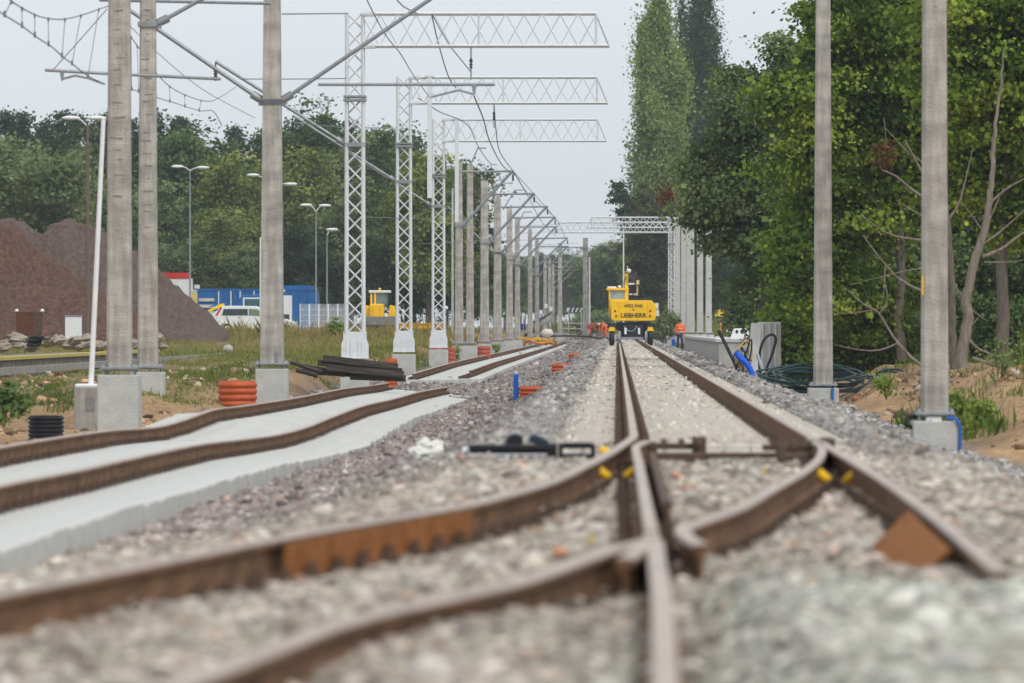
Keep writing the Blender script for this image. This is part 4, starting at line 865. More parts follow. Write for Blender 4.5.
shrub('dark bush behind the rightmost post and the pale trunk', 985, 150, [(935, 330, 0, 24, 34), (985, 320, 0, 36, 36), (1015, 335, 0, 34, 30), (960, 350, .2, 24, 18), (1040, 330, 0, 30, 40)], 13000, 'forest', 64, tone=.5)
for i, (px, py) in enumerate(((785, 350), (815, 350), (860, 352), (905, 352), (950, 350), (1000, 350), (1045, 350))):
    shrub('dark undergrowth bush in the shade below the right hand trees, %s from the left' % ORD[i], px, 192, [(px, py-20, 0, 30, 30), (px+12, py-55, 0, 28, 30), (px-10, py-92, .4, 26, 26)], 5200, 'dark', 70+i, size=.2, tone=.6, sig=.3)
shrub('light grey green bush on the slope behind the worker', 664, 345, [(662, 322, 0, 8, 8), (672, 318, 0, 8, 6), (666, 330, 0, 12, 5)], 2500, 'willow', 80, size=.14)
shrub('pale green bush at the horizon between striped board and excavator', 598, 560, [(594, 322, 0, 12, 8), (604, 320, 0, 8, 7), (585, 326, 0, 12, 4)], 3500, 'willow', 81, size=.3, sig=.4)
# bare forked trunks on the right
def branch(T, pts, Y, r0, r1, name='limb', m=bark_lt, dy=0):
    P = [Vector(at(a, b, Y))+Vector((0, dy*i, 0))-T.location for i, (a, b) in enumerate(pts)]; r0 *= .85; r1 *= .6; P = resample(P, .15); P = [p+Vector((random.uniform(-1, 1), 0, random.uniform(-1, 1)))*r0*.16 for p in P]; n = len(P); b = MB(); b.tube(P, [r0+(r1-r0)*i/(n-1) for i in range(n)], 8); return b.build(name, m, T)
T = thing('bare_tree', 'pale leaning forked trunk with bare branches right of the rightmost post', 'tree', (sx(962, 118), 118, sz(362, 118)))
branch(T, [(962, 368), (963, 345), (968, 318), (966, 302), (972, 272), (982, 240), (988, 215), (991, 185), (994, 140), (1000, 90), (1004, 50)], 118, .15, .02, 'trunk')
for p, r in (([(966, 305), (976, 313), (988, 321)], .025), ([(969, 340), (980, 350), (1000, 356), (1015, 358)], .045), ([(968, 330), (975, 322), (982, 314)], .025), ([(983, 257), (1000, 250), (1024, 233), (1040, 225)], .045), ([(982, 245), (1005, 228), (1030, 205)], .03), ([(988, 205), (1005, 190), (1030, 176)], .035), ([(986, 228), (996, 205), (1004, 188)], .03), ([(984, 262), (1010, 262), (1035, 258)], .02), ([(966, 300), (958, 290), (950, 270)], .02), ([(985, 235), (972, 215), (960, 200)], .02), ([(966, 345), (955, 352), (948, 360)], .03)):
    branch(T, p, 118, r, r*.4, dy=.08)
T = thing('bare_tree', 'bare many branched tree partly hidden by the rightmost post', 'tree', (sx(951, 124), 124, sz(362, 124)))
branch(T, [(954, 370), (952, 330), (952, 290), (949, 240), (946, 200), (940, 150), (938, 90)], 124, .12, .02, 'trunk', bark)
for p, r in (([(948, 298), (920, 290), (900, 280), (885, 265), (873, 250), (862, 235)], .05), ([(944, 242), (920, 240), (895, 236), (878, 228), (860, 215)], .04), ([(948, 208), (928, 200), (912, 190), (895, 176), (880, 170)], .055), ([(946, 200), (930, 185), (915, 160), (905, 140)], .05), ([(952, 270), (930, 268), (910, 270), (888, 275), (850, 285)], .025), ([(946, 222), (958, 205), (965, 180), (972, 150)], .04), ([(950, 250), (940, 225), (920, 215), (895, 200)], .03), ([(885, 268), (884, 290), (880, 308)], .018), ([(948, 300), (932, 312), (920, 330)], .02), ([(942, 180), (925, 165), (905, 150), (885, 128)], .035)):
    branch(T, p, 124, r, r*.35, m=bark_lt, dy=-.05)
T = thing('fallen_branch', 'long bare branch arching down to the ground left of the rightmost post', 'branch', (sx(925, 116), 116, sz(368, 116)))
branch(T, [(927, 370), (912, 358), (898, 343), (888, 328), (878, 312), (865, 305), (845, 288)], 116, .045, .015, 'limb'); branch(T, [(880, 313), (888, 300), (884, 280), (886, 262)], 116, .018, .008, 'twig'); branch(T, [(878, 309), (860, 312), (840, 314)], 116, .015, .008, 'twig'); branch(T, [(898, 343), (880, 350), (860, 350), (835, 345)], 116, .025, .01, 'twig')
T = thing('fallen_branch', 'fallen grey branch lying on the sandy bank at the right edge', 'branch', (sx(1000, 112), 112, sz(368, 112)))
branch(T, [(972, 358), (985, 362), (1005, 368), (1035, 364)], 112, .04, .03, 'limb')
for i, (px, py, Y) in enumerate(((884, 148, 146), (667, 195, 182))):
    T = thing('dead_leaf_cluster', ['hanging cluster of rust brown dead leaves between the two right posts', 'rust brown leaf cluster at the low left tip of the grey green tree'][i], 'dead leaves', at(px, py, Y)); s = F/Y
    foliage('leaves', T, ([(0, 0, 0, 9/s, .3, 8/s), (2/s, 0, -12/s, 8/s, .3, 9/s)] if i == 0 else [(0, 0, 0, 6/s, .3, 14/s)], 22, 260, .085, .1, 90+i), 'dead', kind='maple'); branch(T, [(px, py-30), (px+2, py-8), (px+2, py+6)], Y, .015, .006, 'twig')
# ---------------------------------------------------------------- grass and weeds
def blades(name, label, boxes, seed, cat='grass'):
    """boxes: (x0a,x0b,Ya,Yb,count,height,tone mean,kind)"""
    g = np.random.default_rng(seed); Vs = []; ts = []
    for a, b_, ya, yb, n, h, tm in boxes:
        nt_ = max(1, n//9); cx = g.uniform(a, b_, nt_); cy = g.uniform(ya, yb, nt_); msk = fbm(cx*.7+3, cy*.15, 3) > -.12; cx, cy = cx[msk], cy[msk]; nt_ = len(cx)
        if nt_ == 0: continue
        ci = g.integers(0, nt_, int(n*msk.mean())); x0 = cx[ci]+g.normal(0, .16, len(ci)); Y = cy[ci]+g.normal(0, .3, len(ci)); hh = h*np.exp(.35*g.normal(size=len(ci)))*np.exp(.3*g.normal(size=nt_))[ci]
        z = H(x0, Y)-.02; X = x0+K*Y; an = g.uniform(0, 6.28, len(ci)); w = .004+.008*g.random(len(ci))+Y*.00006; lx_, ly_ = g.normal(0, .3, len(ci))*hh, g.normal(0, .3, len(ci))*hh
        p = np.stack([X, Y, z], 1); dx = np.stack([np.cos(an)*w, np.sin(an)*w, 0*w], 1); mid = p+np.stack([lx_*.35, ly_*.35, hh*.6], 1); tip = p+np.stack([lx_, ly_, hh], 1)
        V = np.stack([p-dx, p+dx, mid+dx*.7, tip, mid-dx*.7], 1); Vs.append(V.reshape(-1, 3)); t = np.clip(tm+.22*fbm(cx*.5, cy*.1+7, 3)[ci]+.12*g.normal(size=nt_)[ci]+.06*g.normal(size=len(ci)), 0, 1); ts.append(np.repeat(t, 5))
    V = np.concatenate(Vs); me = np_mesh(name, V, np.arange(len(V)).reshape(-1, 5), 5, GRM, {'tone': np.concatenate(ts)}); tag(link(name, me), label, cat, kind='stuff')
GRM = attr_mat('grass_blades', [(0, (.07, .13, .025)), (.35, (.15, .20, .04)), (.6, (.27, .25, .075)), (1, (.36, .26, .13))], transl=.25)
blades('grass', 'tall green and dry yellow grass on the field left of the tracks', [
 (-15, -8.2, 112, 160, 26000, .055, .36), (-26, -8.3, 165, 230, 36000, .08, .48), (-36, -8.3, 230, 300, 30000, .15, .66), (-34, -8.3, 292, 326, 26000, .34, .78), (-50, -9, 345, 400, 8000, .3, .6),
 (-13.5, -10.2, 108, 122, 3500, .10, .15), (-8.6, -7.4, 150, 330, 6000, .14, .5), (-12, -8.6, 124, 140, 3500, .09, .3)], 5)
blades('weeds', 'green weeds and sparse grass on the sandy bank at the right', [(4.95, 5.7, 84, 100, 900, .22, .12), (6.0, 9, 90, 130, 900, .12, .25), (7.2, 8.0, 99, 103, 260, .35, .3), (6, 14, 132, 165, 4000, .14, .25), (4.6, 12, 200, 330, 14000, .3, .35), (4.2, 8, 330, 400, 4000, .5, .45)], 6, 'weeds')
blades('grass', 'pale grass strip on the horizon beyond the far end of the tracks', [(-9, 5, 575, 720, 9000, .8, .4), (5, 40, 400, 560, 9000, .8, .35)], 7)
shrub('dark bush closing the gap right of the four pale posts', 742, 262, [(742, 322, 0, 12, 12), (756, 312, 0, 18, 20), (765, 330, 0, 18, 12)], 6000, 'dark', 90, size=.2, tone=.6, sig=.3)
def weed(label, px, py, Y, h, n, m, seed, sig=.08, size=.08, w=.15, cat='weed'):
    x = sx(px, Y); z0 = min(sz(py, Y), gz(x-K*Y, Y)+.25); T = thing('weed_plant', label, cat, (x, Y, z0-.1)); foliage('leaves', T, ([(0, 0, h*.55, w, w, h*.5)], max(6, n//30), n, size, sig, seed), m, tone=.6)
    b = MB(); g = random.Random(seed)
    for k in range(6): b.tube([(0, 0, -.1), (g.uniform(-1, 1)*w*.6, g.uniform(-1, 1)*w*.5, h*.5), (g.uniform(-1, 1)*w, g.uniform(-1, 1)*w, h*.95)], .008, 4)
    b.build('stems', LM['weed'], T)
weed('bright green leafy weed clump at the foot of the rightmost post', 956, 420, 82, .62, 750, 'weed', 201, w=.15, size=.06); weed('small green weed on the sand right of the rightmost post', 982, 416, 88, .3, 260, 'weed', 202, w=.22)
weed('tall thin grey green weed on the sandy bank near the right edge', 999, 388, 100, .95, 420, 'willow', 203, size=.05, w=.22); weed('feathery weed at the right picture edge', 1018, 365, 110, .7, 300, 'willow', 204, size=.06, w=.25)
weed('green weed between the second right post and the sand heap', 886, 385, 120, .45, 300, 'weed', 205, size=.07, w=.2); weed('dark green weed clump at the left picture edge', 4, 400, 104, .7, 900, 'forest', 206, size=.1, w=.45)
weed('yellow leaved seedling growing on the gravel heap', 73, 290, 262, .85, 110, 'birch', 207, size=.13, w=.3); weed('green bush in front of the fence panels', 336, 332, 300, .8, 900, 'weed', 208, size=.12, w=.5, cat='bush'); weed('weed tuft beside the dark red pipe', 455, 352, 240, .8, 300, 'weed', 209, w=.3); weed('green tuft at the foot of the concrete posts', 497, 343, 290, .7, 300, 'weed', 210, w=.2)
# ---------------------------------------------------------------- gravel heaps
def heap(name, label, px0, px1, Y, zb, ridge, depth, m, seed, rough=.25):
    """ridge: list of (px, py) silhouette; real mound with front and back slopes"""
    xs = np.linspace(sx(px0, Y), sx(px1, Y), 260); rz = np.interp(xs, [sx(a, Y) for a, b in ridge], [sz(b, Y) for a, b in ridge])-zb
    ys = np.linspace(-1, 1, 90); Xg, Yg = np.meshgrid(xs, ys); hh = np.maximum(0, rz[None])*np.clip(1.12-np.abs(Yg)**1.1*1.15, 0, 1)
    Z = zb-.3+hh+(fbm(Xg*.8+seed, Yg*depth*.5, 6)+.35*fbm(Xg*4+seed, Yg*depth*2.2, 3))*rough*np.clip(hh, 0, 1)+np.clip(hh, 0, .3)
    V = np.stack([Xg, Y+Yg*depth, Z], -1).reshape(-1, 3); n = len(xs); i = (np.arange(89)[:, None]*n+np.arange(n-1)[None]).ravel()
    me = np_mesh(name, V, np.stack([i, i+1, i+n+1, i+n], 1), 4, m); me.polygons.foreach_set('use_smooth', np.ones(len(me.polygons), bool)); o = link(name, me); tag(o, label, 'gravel heap', 'heaps of reddish gravel'); return o
grav = mat('reddish_gravel', (.070, .034, .025), .95, col2=(.155, .083, .062), scale=5.0, bump=1.0, bscale=14)
grav2 = mat('grey_gravel', (.075, .047, .038), .95, col2=(.15, .108, .09), scale=5.0, bump=1.0, bscale=14)
heap('gravel_heap', 'large reddish brown gravel heap rising highest behind the posts', -90, 236, 285, .3, [(-90, 226), (-30, 222), (10, 223), (30, 228), (42, 236), (52, 229), (70, 222), (95, 226), (112, 240), (150, 262), (185, 296), (215, 322), (230, 337), (236, 342)], 9, grav2, 1, rough=.45)
heap('gravel_heap', 'second gravel heap with a hollow crest at the far left', -110, 138, 272, .3, [(-110, 250), (-60, 232), (-10, 226), (12, 231), (34, 243), (55, 262), (80, 282), (105, 300), (135, 325)], 5, grav, 2, rough=.5)
heap('gravel_heap', 'low dark red gravel bank in front of the large heap', -110, 150, 258, .25, [(-110, 292), (-40, 290), (10, 292), (30, 288), (60, 290), (100, 293), (125, 305), (150, 335)], 4, grav, 3, rough=.4)
# ---------------------------------------------------------------- objects
def person(label, loc, rz, joints, jacket, trousers, rad=None, hair=(.03, .02, .015), helmet=None, scale=1.0):
    """joints: dict of named points (metres, person frame facing -Y)"""
    T = thing('person', label, 'person', loc, rz)
    J = {k: Vector(v) for k, v in joints.items()}
    def skinmesh(name, chain, radii, m, root=0, sub=1):
        idx = {}; vs = []; es = []
        for a, b_ in chain:
            for q in (a, b_):
                if q not in idx: idx[q] = len(vs); vs.append(J[q])
            es.append((idx[a], idx[b_]))
        me = bpy.data.meshes.new(name); me.from_pydata([tuple(v) for v in vs], es, []); o = bpy.data.objects.new(name, me); S.collection.objects.link(o)
        mo = o.modifiers.new('s', 'SKIN'); 
        if not me.skin_vertices: 
            bpy.context.view_layer.objects.active = o
            me.attributes.new if False else None
        for q, i in idx.items():
            r = radii[q] if q in radii else .05; r = r if isinstance(r, tuple) else (r, r); me.skin_vertices[0].data[i].radius = r; me.skin_vertices[0].data[i].use_root = (i == 0)
        sb = o.modifiers.new('u', 'SUBSURF'); sb.levels = sub; sb.render_levels = sub; bpy.context.view_layer.update()
        me2 = bpy.data.meshes.new_from_object(o.evaluated_get(bpy.context.evaluated_depsgraph_get())); bpy.data.objects.remove(o)
        me2.materials.clear(); me2.materials.append(m); me2.polygons.foreach_set('use_smooth', np.ones(len(me2.polygons), bool)); n = link(name, me2, T); return n
    RB = dict(pelvis=.13, waist=.12, chest=.15, neck=.055, head=.085, crown=.07, shl=.06, shr=.06, ell=.042, elr=.042, wrl=.03, wrr=.03, hl=.035, hr=.035, hipl=.085, hipr=.085, knl=.058, knr=.058, anl=.04, anr=.04, tol=.035, tor=.035)
    ch = [('pelvis', 'waist'), ('waist', 'chest'), ('chest', 'neck'), ('neck', 'head'), ('head', 'crown'), ('chest', 'shl'), ('chest', 'shr'), ('shl', 'ell'), ('shr', 'elr'), ('ell', 'wrl'), ('elr', 'wrr'), ('wrl', 'hl'), ('wrr', 'hr'), ('pelvis', 'hipl'), ('pelvis', 'hipr'), ('hipl', 'knl'), ('hipr', 'knr'), ('knl', 'anl'), ('knr', 'anr'), ('anl', 'tol'), ('anr', 'tor')]
    body = skinmesh('body', ch, RB, skin, sub=2)
    # fingers and thumbs
    b = MB()
    for h, w in (('hl', 'wrl'), ('hr', 'wrr')):
        d = (J[h]-J[w]).normalized(); s_ = d.cross(Vector((0, 1, .01))).normalized(); f_ = d.cross(s_)
        for k, ln in enumerate((.07, .08, .075, .06)):
            p = J[h]+s_*(-.03+.02*k); b.tube([p, p+d*ln*.6, p+d*ln+f_*.02], [.010, .009, .007], 6)
        b.tube([J[h]-s_*.03-d*.02, J[h]-s_*.055+d*.02, J[h]-s_*.05+d*.05], [.012, .011, .008], 6)
    b.build('finger', skin, T) if False else None
    bm_ = b; o = bm_.build('hand', skin, T)
    # face details
    hd = J['head']; cr_ = J['crown']; upv = (cr_-hd).normalized(); fw = Vector((0, -1, 0)); fw = (fw-upv*fw.dot(upv)).normalized(); sd_ = upv.cross(fw)
    b = MB(); b.tube([hd+fw*.085+upv*.02, hd+fw*.115-upv*.015], [.01, .017], 6)
    for s_ in (-1, 1): b.sphere(tuple(hd+sd_*s_*.09+upv*.005), .022, 6)
    b.build('nose_and_ears', skin, T)
    b = MB()
    for s_ in (-1, 1): b.sphere(tuple(hd+fw*.092+sd_*s_*.032+upv*.03), .011, 6)
    b.box(tuple(hd+fw*.093-upv*.04), (.045, .01, .008)); b.build('eyes_and_mouth', dkgrey, T)
    b = MB(); b.sphere((0, 0, 0), .108, 10, sc=(.92, 1.05, .85)); h_ = b.build('helmet' if helmet else 'hair', helmet or mat('hair', hair), T); h_.location = hd+upv*.055-fw*.012
    RJ = dict(waist=.165, chest=.195, neck=.075, shl=.085, shr=.085, ell=.064, elr=.064, wrl=.05, wrr=.05, pelvis=.165)
    J2 = dict(J); J['jn'] = J['chest'].lerp(J['neck'], .8)
    skinmesh('jacket', [('pelvis', 'waist'), ('waist', 'chest'), ('chest', 'jn'), ('chest', 'shl'), ('chest', 'shr'), ('shl', 'ell'), ('shr', 'elr'), ('ell', 'wrl'), ('elr', 'wrr')], dict(RJ, jn=.08), jacket)
    b = MB()
    for t in (.25, .7):
        c = J['pelvis'].lerp(J['chest'], t); ax = (J['chest']-J['pelvis']).normalized(); b.tube([c-ax*.022, c+ax*.022], [.185, .19], 14, caps=False)
    b.build('reflective_band', mat('reflective', (.75, .76, .72), .4), T)
    skinmesh('trousers', [('pelvis', 'hipl'), ('pelvis', 'hipr'), ('hipl', 'knl'), ('hipr', 'knr'), ('knl', 'anl'), ('knr', 'anr')], dict(pelvis=.15, hipl=.105, hipr=.105, knl=.08, knr=.08, anl=.06, anr=.06), trousers)
    b = MB()
    for a, t_ in (('anl', 'tol'), ('anr', 'tor')): b.tube([J[a]+Vector((0, .03, -.02)), J[a].lerp(J[t_], .5)+Vector((0, 0, .005)), J[t_]], [.06, .055, .045], 8)
    b.build('boots', black, T); T.scale = (scale,)*3; return T
stand = dict(pelvis=(0, 0, .95), waist=(0, 0, 1.08), chest=(0, .01, 1.36), neck=(0, 0, 1.5), head=(0, -.015, 1.62), crown=(0, -.01, 1.70), shl=(-.19, 0, 1.42), shr=(.19, 0, 1.42), ell=(-.25, .02, 1.14), elr=(.25, .02, 1.14), wrl=(-.17, -.12, .98), wrr=(.2, -.1, .96), hl=(-.13, -.16, .95), hr=(.16, -.15, .92), hipl=(-.1, 0, .88), hipr=(.1, 0, .88), knl=(-.12, -.02, .48), knr=(.11, -.03, .48), anl=(-.13, .02, .08), anr=(.13, .01, .08), tol=(-.15, -.15, .04), tor=(.15, -.16, .04))
bend = dict(pelvis=(0, .12, .88), waist=(0, .05, .99), chest=(0, -.22, 1.10), neck=(0, -.36, 1.12), head=(0, -.47, 1.10), crown=(0, -.55, 1.08), shl=(-.18, -.28, 1.08), shr=(.18, -.28, 1.08), ell=(-.22, -.32, .80), elr=(.22, -.34, .80), wrl=(-.15, -.42, .56), wrr=(.15, -.44, .56), hl=(-.13, -.45, .50), hr=(.12, -.47, .50), hipl=(-.1, .1, .83), hipr=(.1, .1, .83), knl=(-.15, -.06, .46), knr=(.15, -.02, .46), anl=(-.16, .08, .08), anr=(.16, .12, .08), tol=(-.18, -.09, .04), tor=(.18, -.05, .04))
wz = gz(sx(680, 322)-K*322, 322)
person('standing worker in an orange high visibility jacket and dark trousers beside the platform wall', (sx(680, 322), 322, sz(350.8, 322)), .2, stand, orangecl, navy, scale=.80*1.72/1.36)
orp = mat('orange_trousers', (.85, .14, .03), .8)
person('worker in orange clothes bending over the track, left of the two stooping workers', (sx(590.5, 470), 470, sz(337, 470)), 1.3, bend, orangecl, orp, helmet=orangecl, scale=1.0)
person('worker in orange clothes crouching close behind the left excavator wheel', (sx(604.5, 455), 455, sz(338.3, 455)), -1.0, bend, orangecl, orp, helmet=white, scale=1.05)
# ---- road rail excavator, rear view at 320 m
EY = 320; s = F/EY
T = thing('excavator', 'yellow road rail excavator seen from the rear, standing on the main track', 'excavator', (sx(633, EY), EY, 0), HEAD)
def ex(px): return (px-633)/s
def ez(py): return CH-(py-HZ)/s
b = MB(); x0, x1 = ex(611), ex(655.5); zt, zb = ez(300.5), ez(321)
prof = [(x0, zb+.12), (x0+.10, zb), (x1-.10, zb), (x1, zb+.12), (x1, zt-.25), (x1-.22, zt), (x0+.22, zt), (x0, zt-.25)]
b.prism(prof, -.9, 1.6, 'y'); body = b.build('counterweight', yellow, T, bevel=.05)
for xx in (x0+.45, x1-.45):
    b = MB(); b.box((xx, -.905, (zt+zb)/2), (.012, .02, zt-zb-.25)); b.build('panel_groove', mat('dark_yellow', (.45, .23, .01)), T)
for (px, py) in ((615.2, 311), (650.3, 311), (616.3, 316), (650, 316)):
    b = MB(); b.lathe((ex(px), -.92, ez(py)), [(.001, -.02), (.065, -.02), (.065, .03)], 12, axis='y'); b.build('tail_light', mat('tail_light_red', (.35, .03, .01), .3), T)
ink = mat('black_lettering', (.02, .02, .02), .6)
text_obj('LIEBHERR', .34, (ex(633.4), -.915, ez(315.6)), (R(90), 0, 0), ink, T)
text_obj('A922 RAIL', .24, (ex(633.4), -.915, ez(306)), (R(90), 0, 0), ink, T, shear=.2)
b = MB(); b.box((ex(633.4), -.91, ez(309.8)), (.09, .02, .07)); b.build('lock_plate', ink, T)
b = MB()  # cab
xa, xb, za, zc = ex(608.6), ex(626.5), ez(301), ez(289.5)
for xx in (xa+.05, xb-.05):
    for yy in (.3, 1.7): b.box((xx, yy, (za+zc)/2-.35), (.10, .1, zc-za+.9))
b.box(((xa+xb)/2, 1.0, zc+.02), (xb-xa+.25, 1.7, .12)); b.box(((xa+xb)/2, .3, za-.2), (xb-xa, .1, .6)); b.box((xa+.03, 1, za-.4), (.06, 1.4, 1.0)); b.build('cab_frame', yellow, T, bevel=.02)
b = MB(); b.box(((xa+xb)/2, .32, (za+zc)/2+.05), (xb-xa-.2, .03, zc-za-.1)); b.build('cab_window', mat('cab_glass', (.28, .38, .42), .15, spec=.8), T); b = MB(); b.box(((xa+xb)/2, 1.68, (za+zc)/2), (xb-xa-.2, .03, zc-za-.1)); b.build('cab_window', mat('cab_glass', (.28, .38, .42), .15, spec=.8), T)
b = MB(); b.box((ex(612), .6, zc+.13), (.5, .5, .1)); b.sphere((ex(619.5), .6, zc+.15), .10, 8); b.build('roof_light', white, T)
b = MB(); b.tube([(xa, .5, zc-.2), (ex(605), .4, zc-.25)], .02, 6); b.box((ex(604.5), .4, ez(295)), (.22, .06, .3)); b.build('side_mirror', dkgrey, T)
b = MB()  # boom
b.prism([(2.0, ez(302)), (2.6, ez(302)), (3.3, ez(282)), (3.0, ez(271)), (2.7, ez(271)), (2.8, ez(282))], ex(624.6), ex(628.4), 'x')
b.build('boom', yellow, T, bevel=.02)
b = MB(); b.prism([(2.4, ez(300)), (3.0, ez(300)), (3.3, ez(285)), (3.1, ez(273)), (2.8, ez(273)), (2.5, ez(285))], ex(629.5), ex(637), 'x'); b.build('boom_side_plate', mat('dark_violet_grey', (.035, .035, .055), .6), T, bevel=.02)
for py, xa_, xb_ in ((283.5, 628, 638.5), (294, 629, 638), (272.5, 625, 637)):
    b = MB(); b.box((ex((xa_+xb_)/2), 2.3, ez(py)), ((xb_-xa_)/s, .10, .09)); b.build('cross_bar', galv if py > 280 else dkgrey, T)
b = MB(); b.box((ex(637.5), 2.3, ez(289)), (.08, .1, .75)); b.box((ex(638), 2.2, ez(282)), (.16, .16, .25)); b.build('hydraulic_cylinder', mat('cream_paint', (.65, .5, .25)), T)
b = MB(); b.sphere((ex(629), 2.3, ez(270.5)), .13, 8); b.tube([(ex(627.5), 2.3, ez(272)), (ex(627.5), 2.3, ez(265.5))], .025, 6); b.build('work_light', white, T)
for k, pth in enumerate((((626.5, 276), (624, 282), (625.5, 292)), ((631, 271), (636, 276), (634, 290), (632, 300)), ((638, 284), (641, 292), (637, 300)))):
    b = MB(); b.tube(resample([(ex(a), 2.2, ez(c)) for a, c in pth], .15), .03, 6); b.build('hydraulic_hose', black, T)
b = MB()
for k, px in enumerate((631, 635, 641, 645, 649)): b.box((ex(px), 0, ez(300.5)+.06), (.14, .2, .12+.05*(k % 2)))
b.build('engine_deck', dkgrey, T)
# undercarriage
b = MB(); b.box((0, .6, ez(326)), (1.9, 2.2, .42)); b.box((0, -.2, ez(331)), (1.15, 1.2, .62)); b.box((0, 1.8, ez(334)), (1.6, .8, .6)); b.build('undercarriage', mat('chassis_black', (.02, .022, .03), .6), T, bevel=.04)
b = MB(); b.box((ex(632), -.95, ez(338)), (1.25, .14, .12)); b.build('rear_axle_beam', galvd, T)
b = MB(); b.tube(resample([(ex(624), -.85, ez(326)), (ex(628), -.9, ez(330.5)), (ex(633), -.9, ez(331)), (ex(637), -.85, ez(326))], .1), .03, 6); b.build('hydraulic_hose', galvd, T)
for px in (625.5, 639): b = MB(); b.box((ex(px), -.88, ez(331)), (.12, .08, .35)); b.build('bracket', white, T)
for px, sg in ((611.8, -1), (650.3, 1)):
    for yy in (-.6, 2.3):
        b = MB(); b.lathe((ex(px)-.15, yy, ez(337.5)), [(.16, 0), (.38, 0), (.45, .05), (.46, .15), (.45, .25), (.38, .3), (.16, .3)], 24, axis='x'); w_ = b.build('tyre', black, T)
        b = MB(); b.lathe((ex(px)-.12, yy, ez(337.5)), [(.001, 0), (.2, 0), (.2, .24), (.001, .24)], 16, axis='x'); b.build('wheel_rim', yellow, w_)
    b = MB(); b.prism([(ex(px)-.2, ez(331)), (ex(px)+.2, ez(331)), (ex(px)+.12, ez(327)), (ex(px)-.12, ez(327))], -1.0, -.85, 'y'); b.build('mudguard', yellow, T)
    b = MB(); b.box((ex(px), -.6, ez(325.5)), (.45, .6, .25)); b.build('hub_housing', mat('chassis_black', (.02,)*3), T)
for x_ in (-.75+.0, .73):
    b = MB(); b.lathe((x_-.07, -1.1, .23), [(.001, 0), (.27, 0), (.27, .03), (.22, .04), (.22, .14), (.001, .14)], 20, axis='x'); b.build('rail_wheel', galvd, T)
    b = MB(); b.box((x_, -1.0, .42), (.12, .2, .5)); b.build('rail_wheel_arm', mat('pale_arm', (.45, .46, .46)), T)
for px, py in ((656.8, 306), (657.5, 313)):
    b = MB(); b.box((ex(px), .9, ez(py)), (.2, .4, .35)); b.build('side_mirror', galv, T)
# blue equipment by the worker
T = thing('fuel_can', 'blue can standing left of the standing worker', 'can', (sx(673.5, 321), 321, sz(349, 321))); b = MB(); b.box((0, 0, .28), (.22, .3, .56)); b.build('body', blue, T, bevel=.04); b = MB(); b.tube([(-.08, 0, .56), (-.05, 0, .65), (.05, 0, .65), (.08, 0, .56)], .018, 6); b.build('handle', blue, T)
# ---- platform wall right
T = thing('platform_wall', 'pale concrete platform edge wall right of the worker', 'wall', (0, 0, 0))
pa = (sx(684.5, 305), 305); pb = (sx(719, 215), 215); zt_a, zt_b = sz(335.5, 305), sz(339, 215)
def wallseg(b, p, q, za, zc, drop, th):
    d = Vector((q[0]-p[0], q[1]-p[1], 0)).normalized(); n = Vector((-d.y, d.x, 0))*(-1 if d.x < 0 else 1); n = Vector((abs(n.x), n.y if n.x > 0 else -n.y, 0)).normalized()*th
    v = [(p[0], p[1], za), (q[0], q[1], zc), (q[0], q[1], zc-drop), (p[0], p[1], za-drop)]; v += [(a[0]+n.x, a[1]+n.y, a[2]) for a in v]
    b.add(v, [(0, 1, 2, 3), (7, 6, 5, 4), (0, 4, 5, 1), (1, 5, 6, 2), (2, 6, 7, 3), (3, 7, 4, 0)])
plat = mat('platform_concrete', (.48, .465, .43), .9, var=.12, scale=1.2, bump=.3, streak=.3)
b = MB(); wallseg(b, pa, pb, zt_a-.12, zt_b-.12, 1.9, 1.2); b.build('side_wall', plat, T)
b = MB(); wallseg(b, (pa[0]-.12, pa[1]), (pb[0]-.12, pb[1]-.05), zt_a, zt_b, .117, 1.5); b.build('coping', concrete_lt, T)
b = MB(); xw = sx(753, 215); b.box(((pb[0]+xw)/2+.62, 215.7, (zt_b-.1+sz(368, 215))/2-.3), (xw-pb[0]+1.2, 1.1, zt_b-.1-sz(368, 215)+.6)); b.build('end_wall', mat('beige_concrete', (.52, .48, .40), .9, var=.08, scale=1.5), T)
T = thing('concrete_block', 'white tapered block sitting on the platform end', 'block', (sx(740, 216), 216, zt_b-.1)); b = MB(); b.prism([(-.42, 0), (.42, 0), (.30, .42), (.22, .5), (-.22, .5), (-.26, .42)], -.3, .3, 'y'); b.prism([(-.95, .0), (-.42, 0), (-.42, .1), (-.85, .14), (-.95, .2)], -.3, .3, 'y'); b.build('body', white, T, bevel=.03)
T = thing('distribution_cabinet', 'small grey white box low on a post seen under the grey green tree', 'cabinet', (sx(733, 300), 300, .6)); b = MB(); b.box((0, 0, .2), (.7, .4, .4)); b.build('body', galv, T, bevel=.02)
T = thing('warning_sign', 'small yellow square sign on an orange post over the platform', 'sign', (sx(720.5, 300), 300, .5)); b = MB(); b.box((0, 0, .5), (.09, .05, 1.0)); b.build('post', mat('amber', (.55, .3, .08)), T); b = MB(); b.prism([(-.26, .95), (.26, .95), (.3, 1.1), (.16, 1.3), (-.16, 1.3), (-.3, 1.1)], -.03, .03, 'y'); b.build('panel', mat('sign_yellow', (.8, .55, .05)), T)
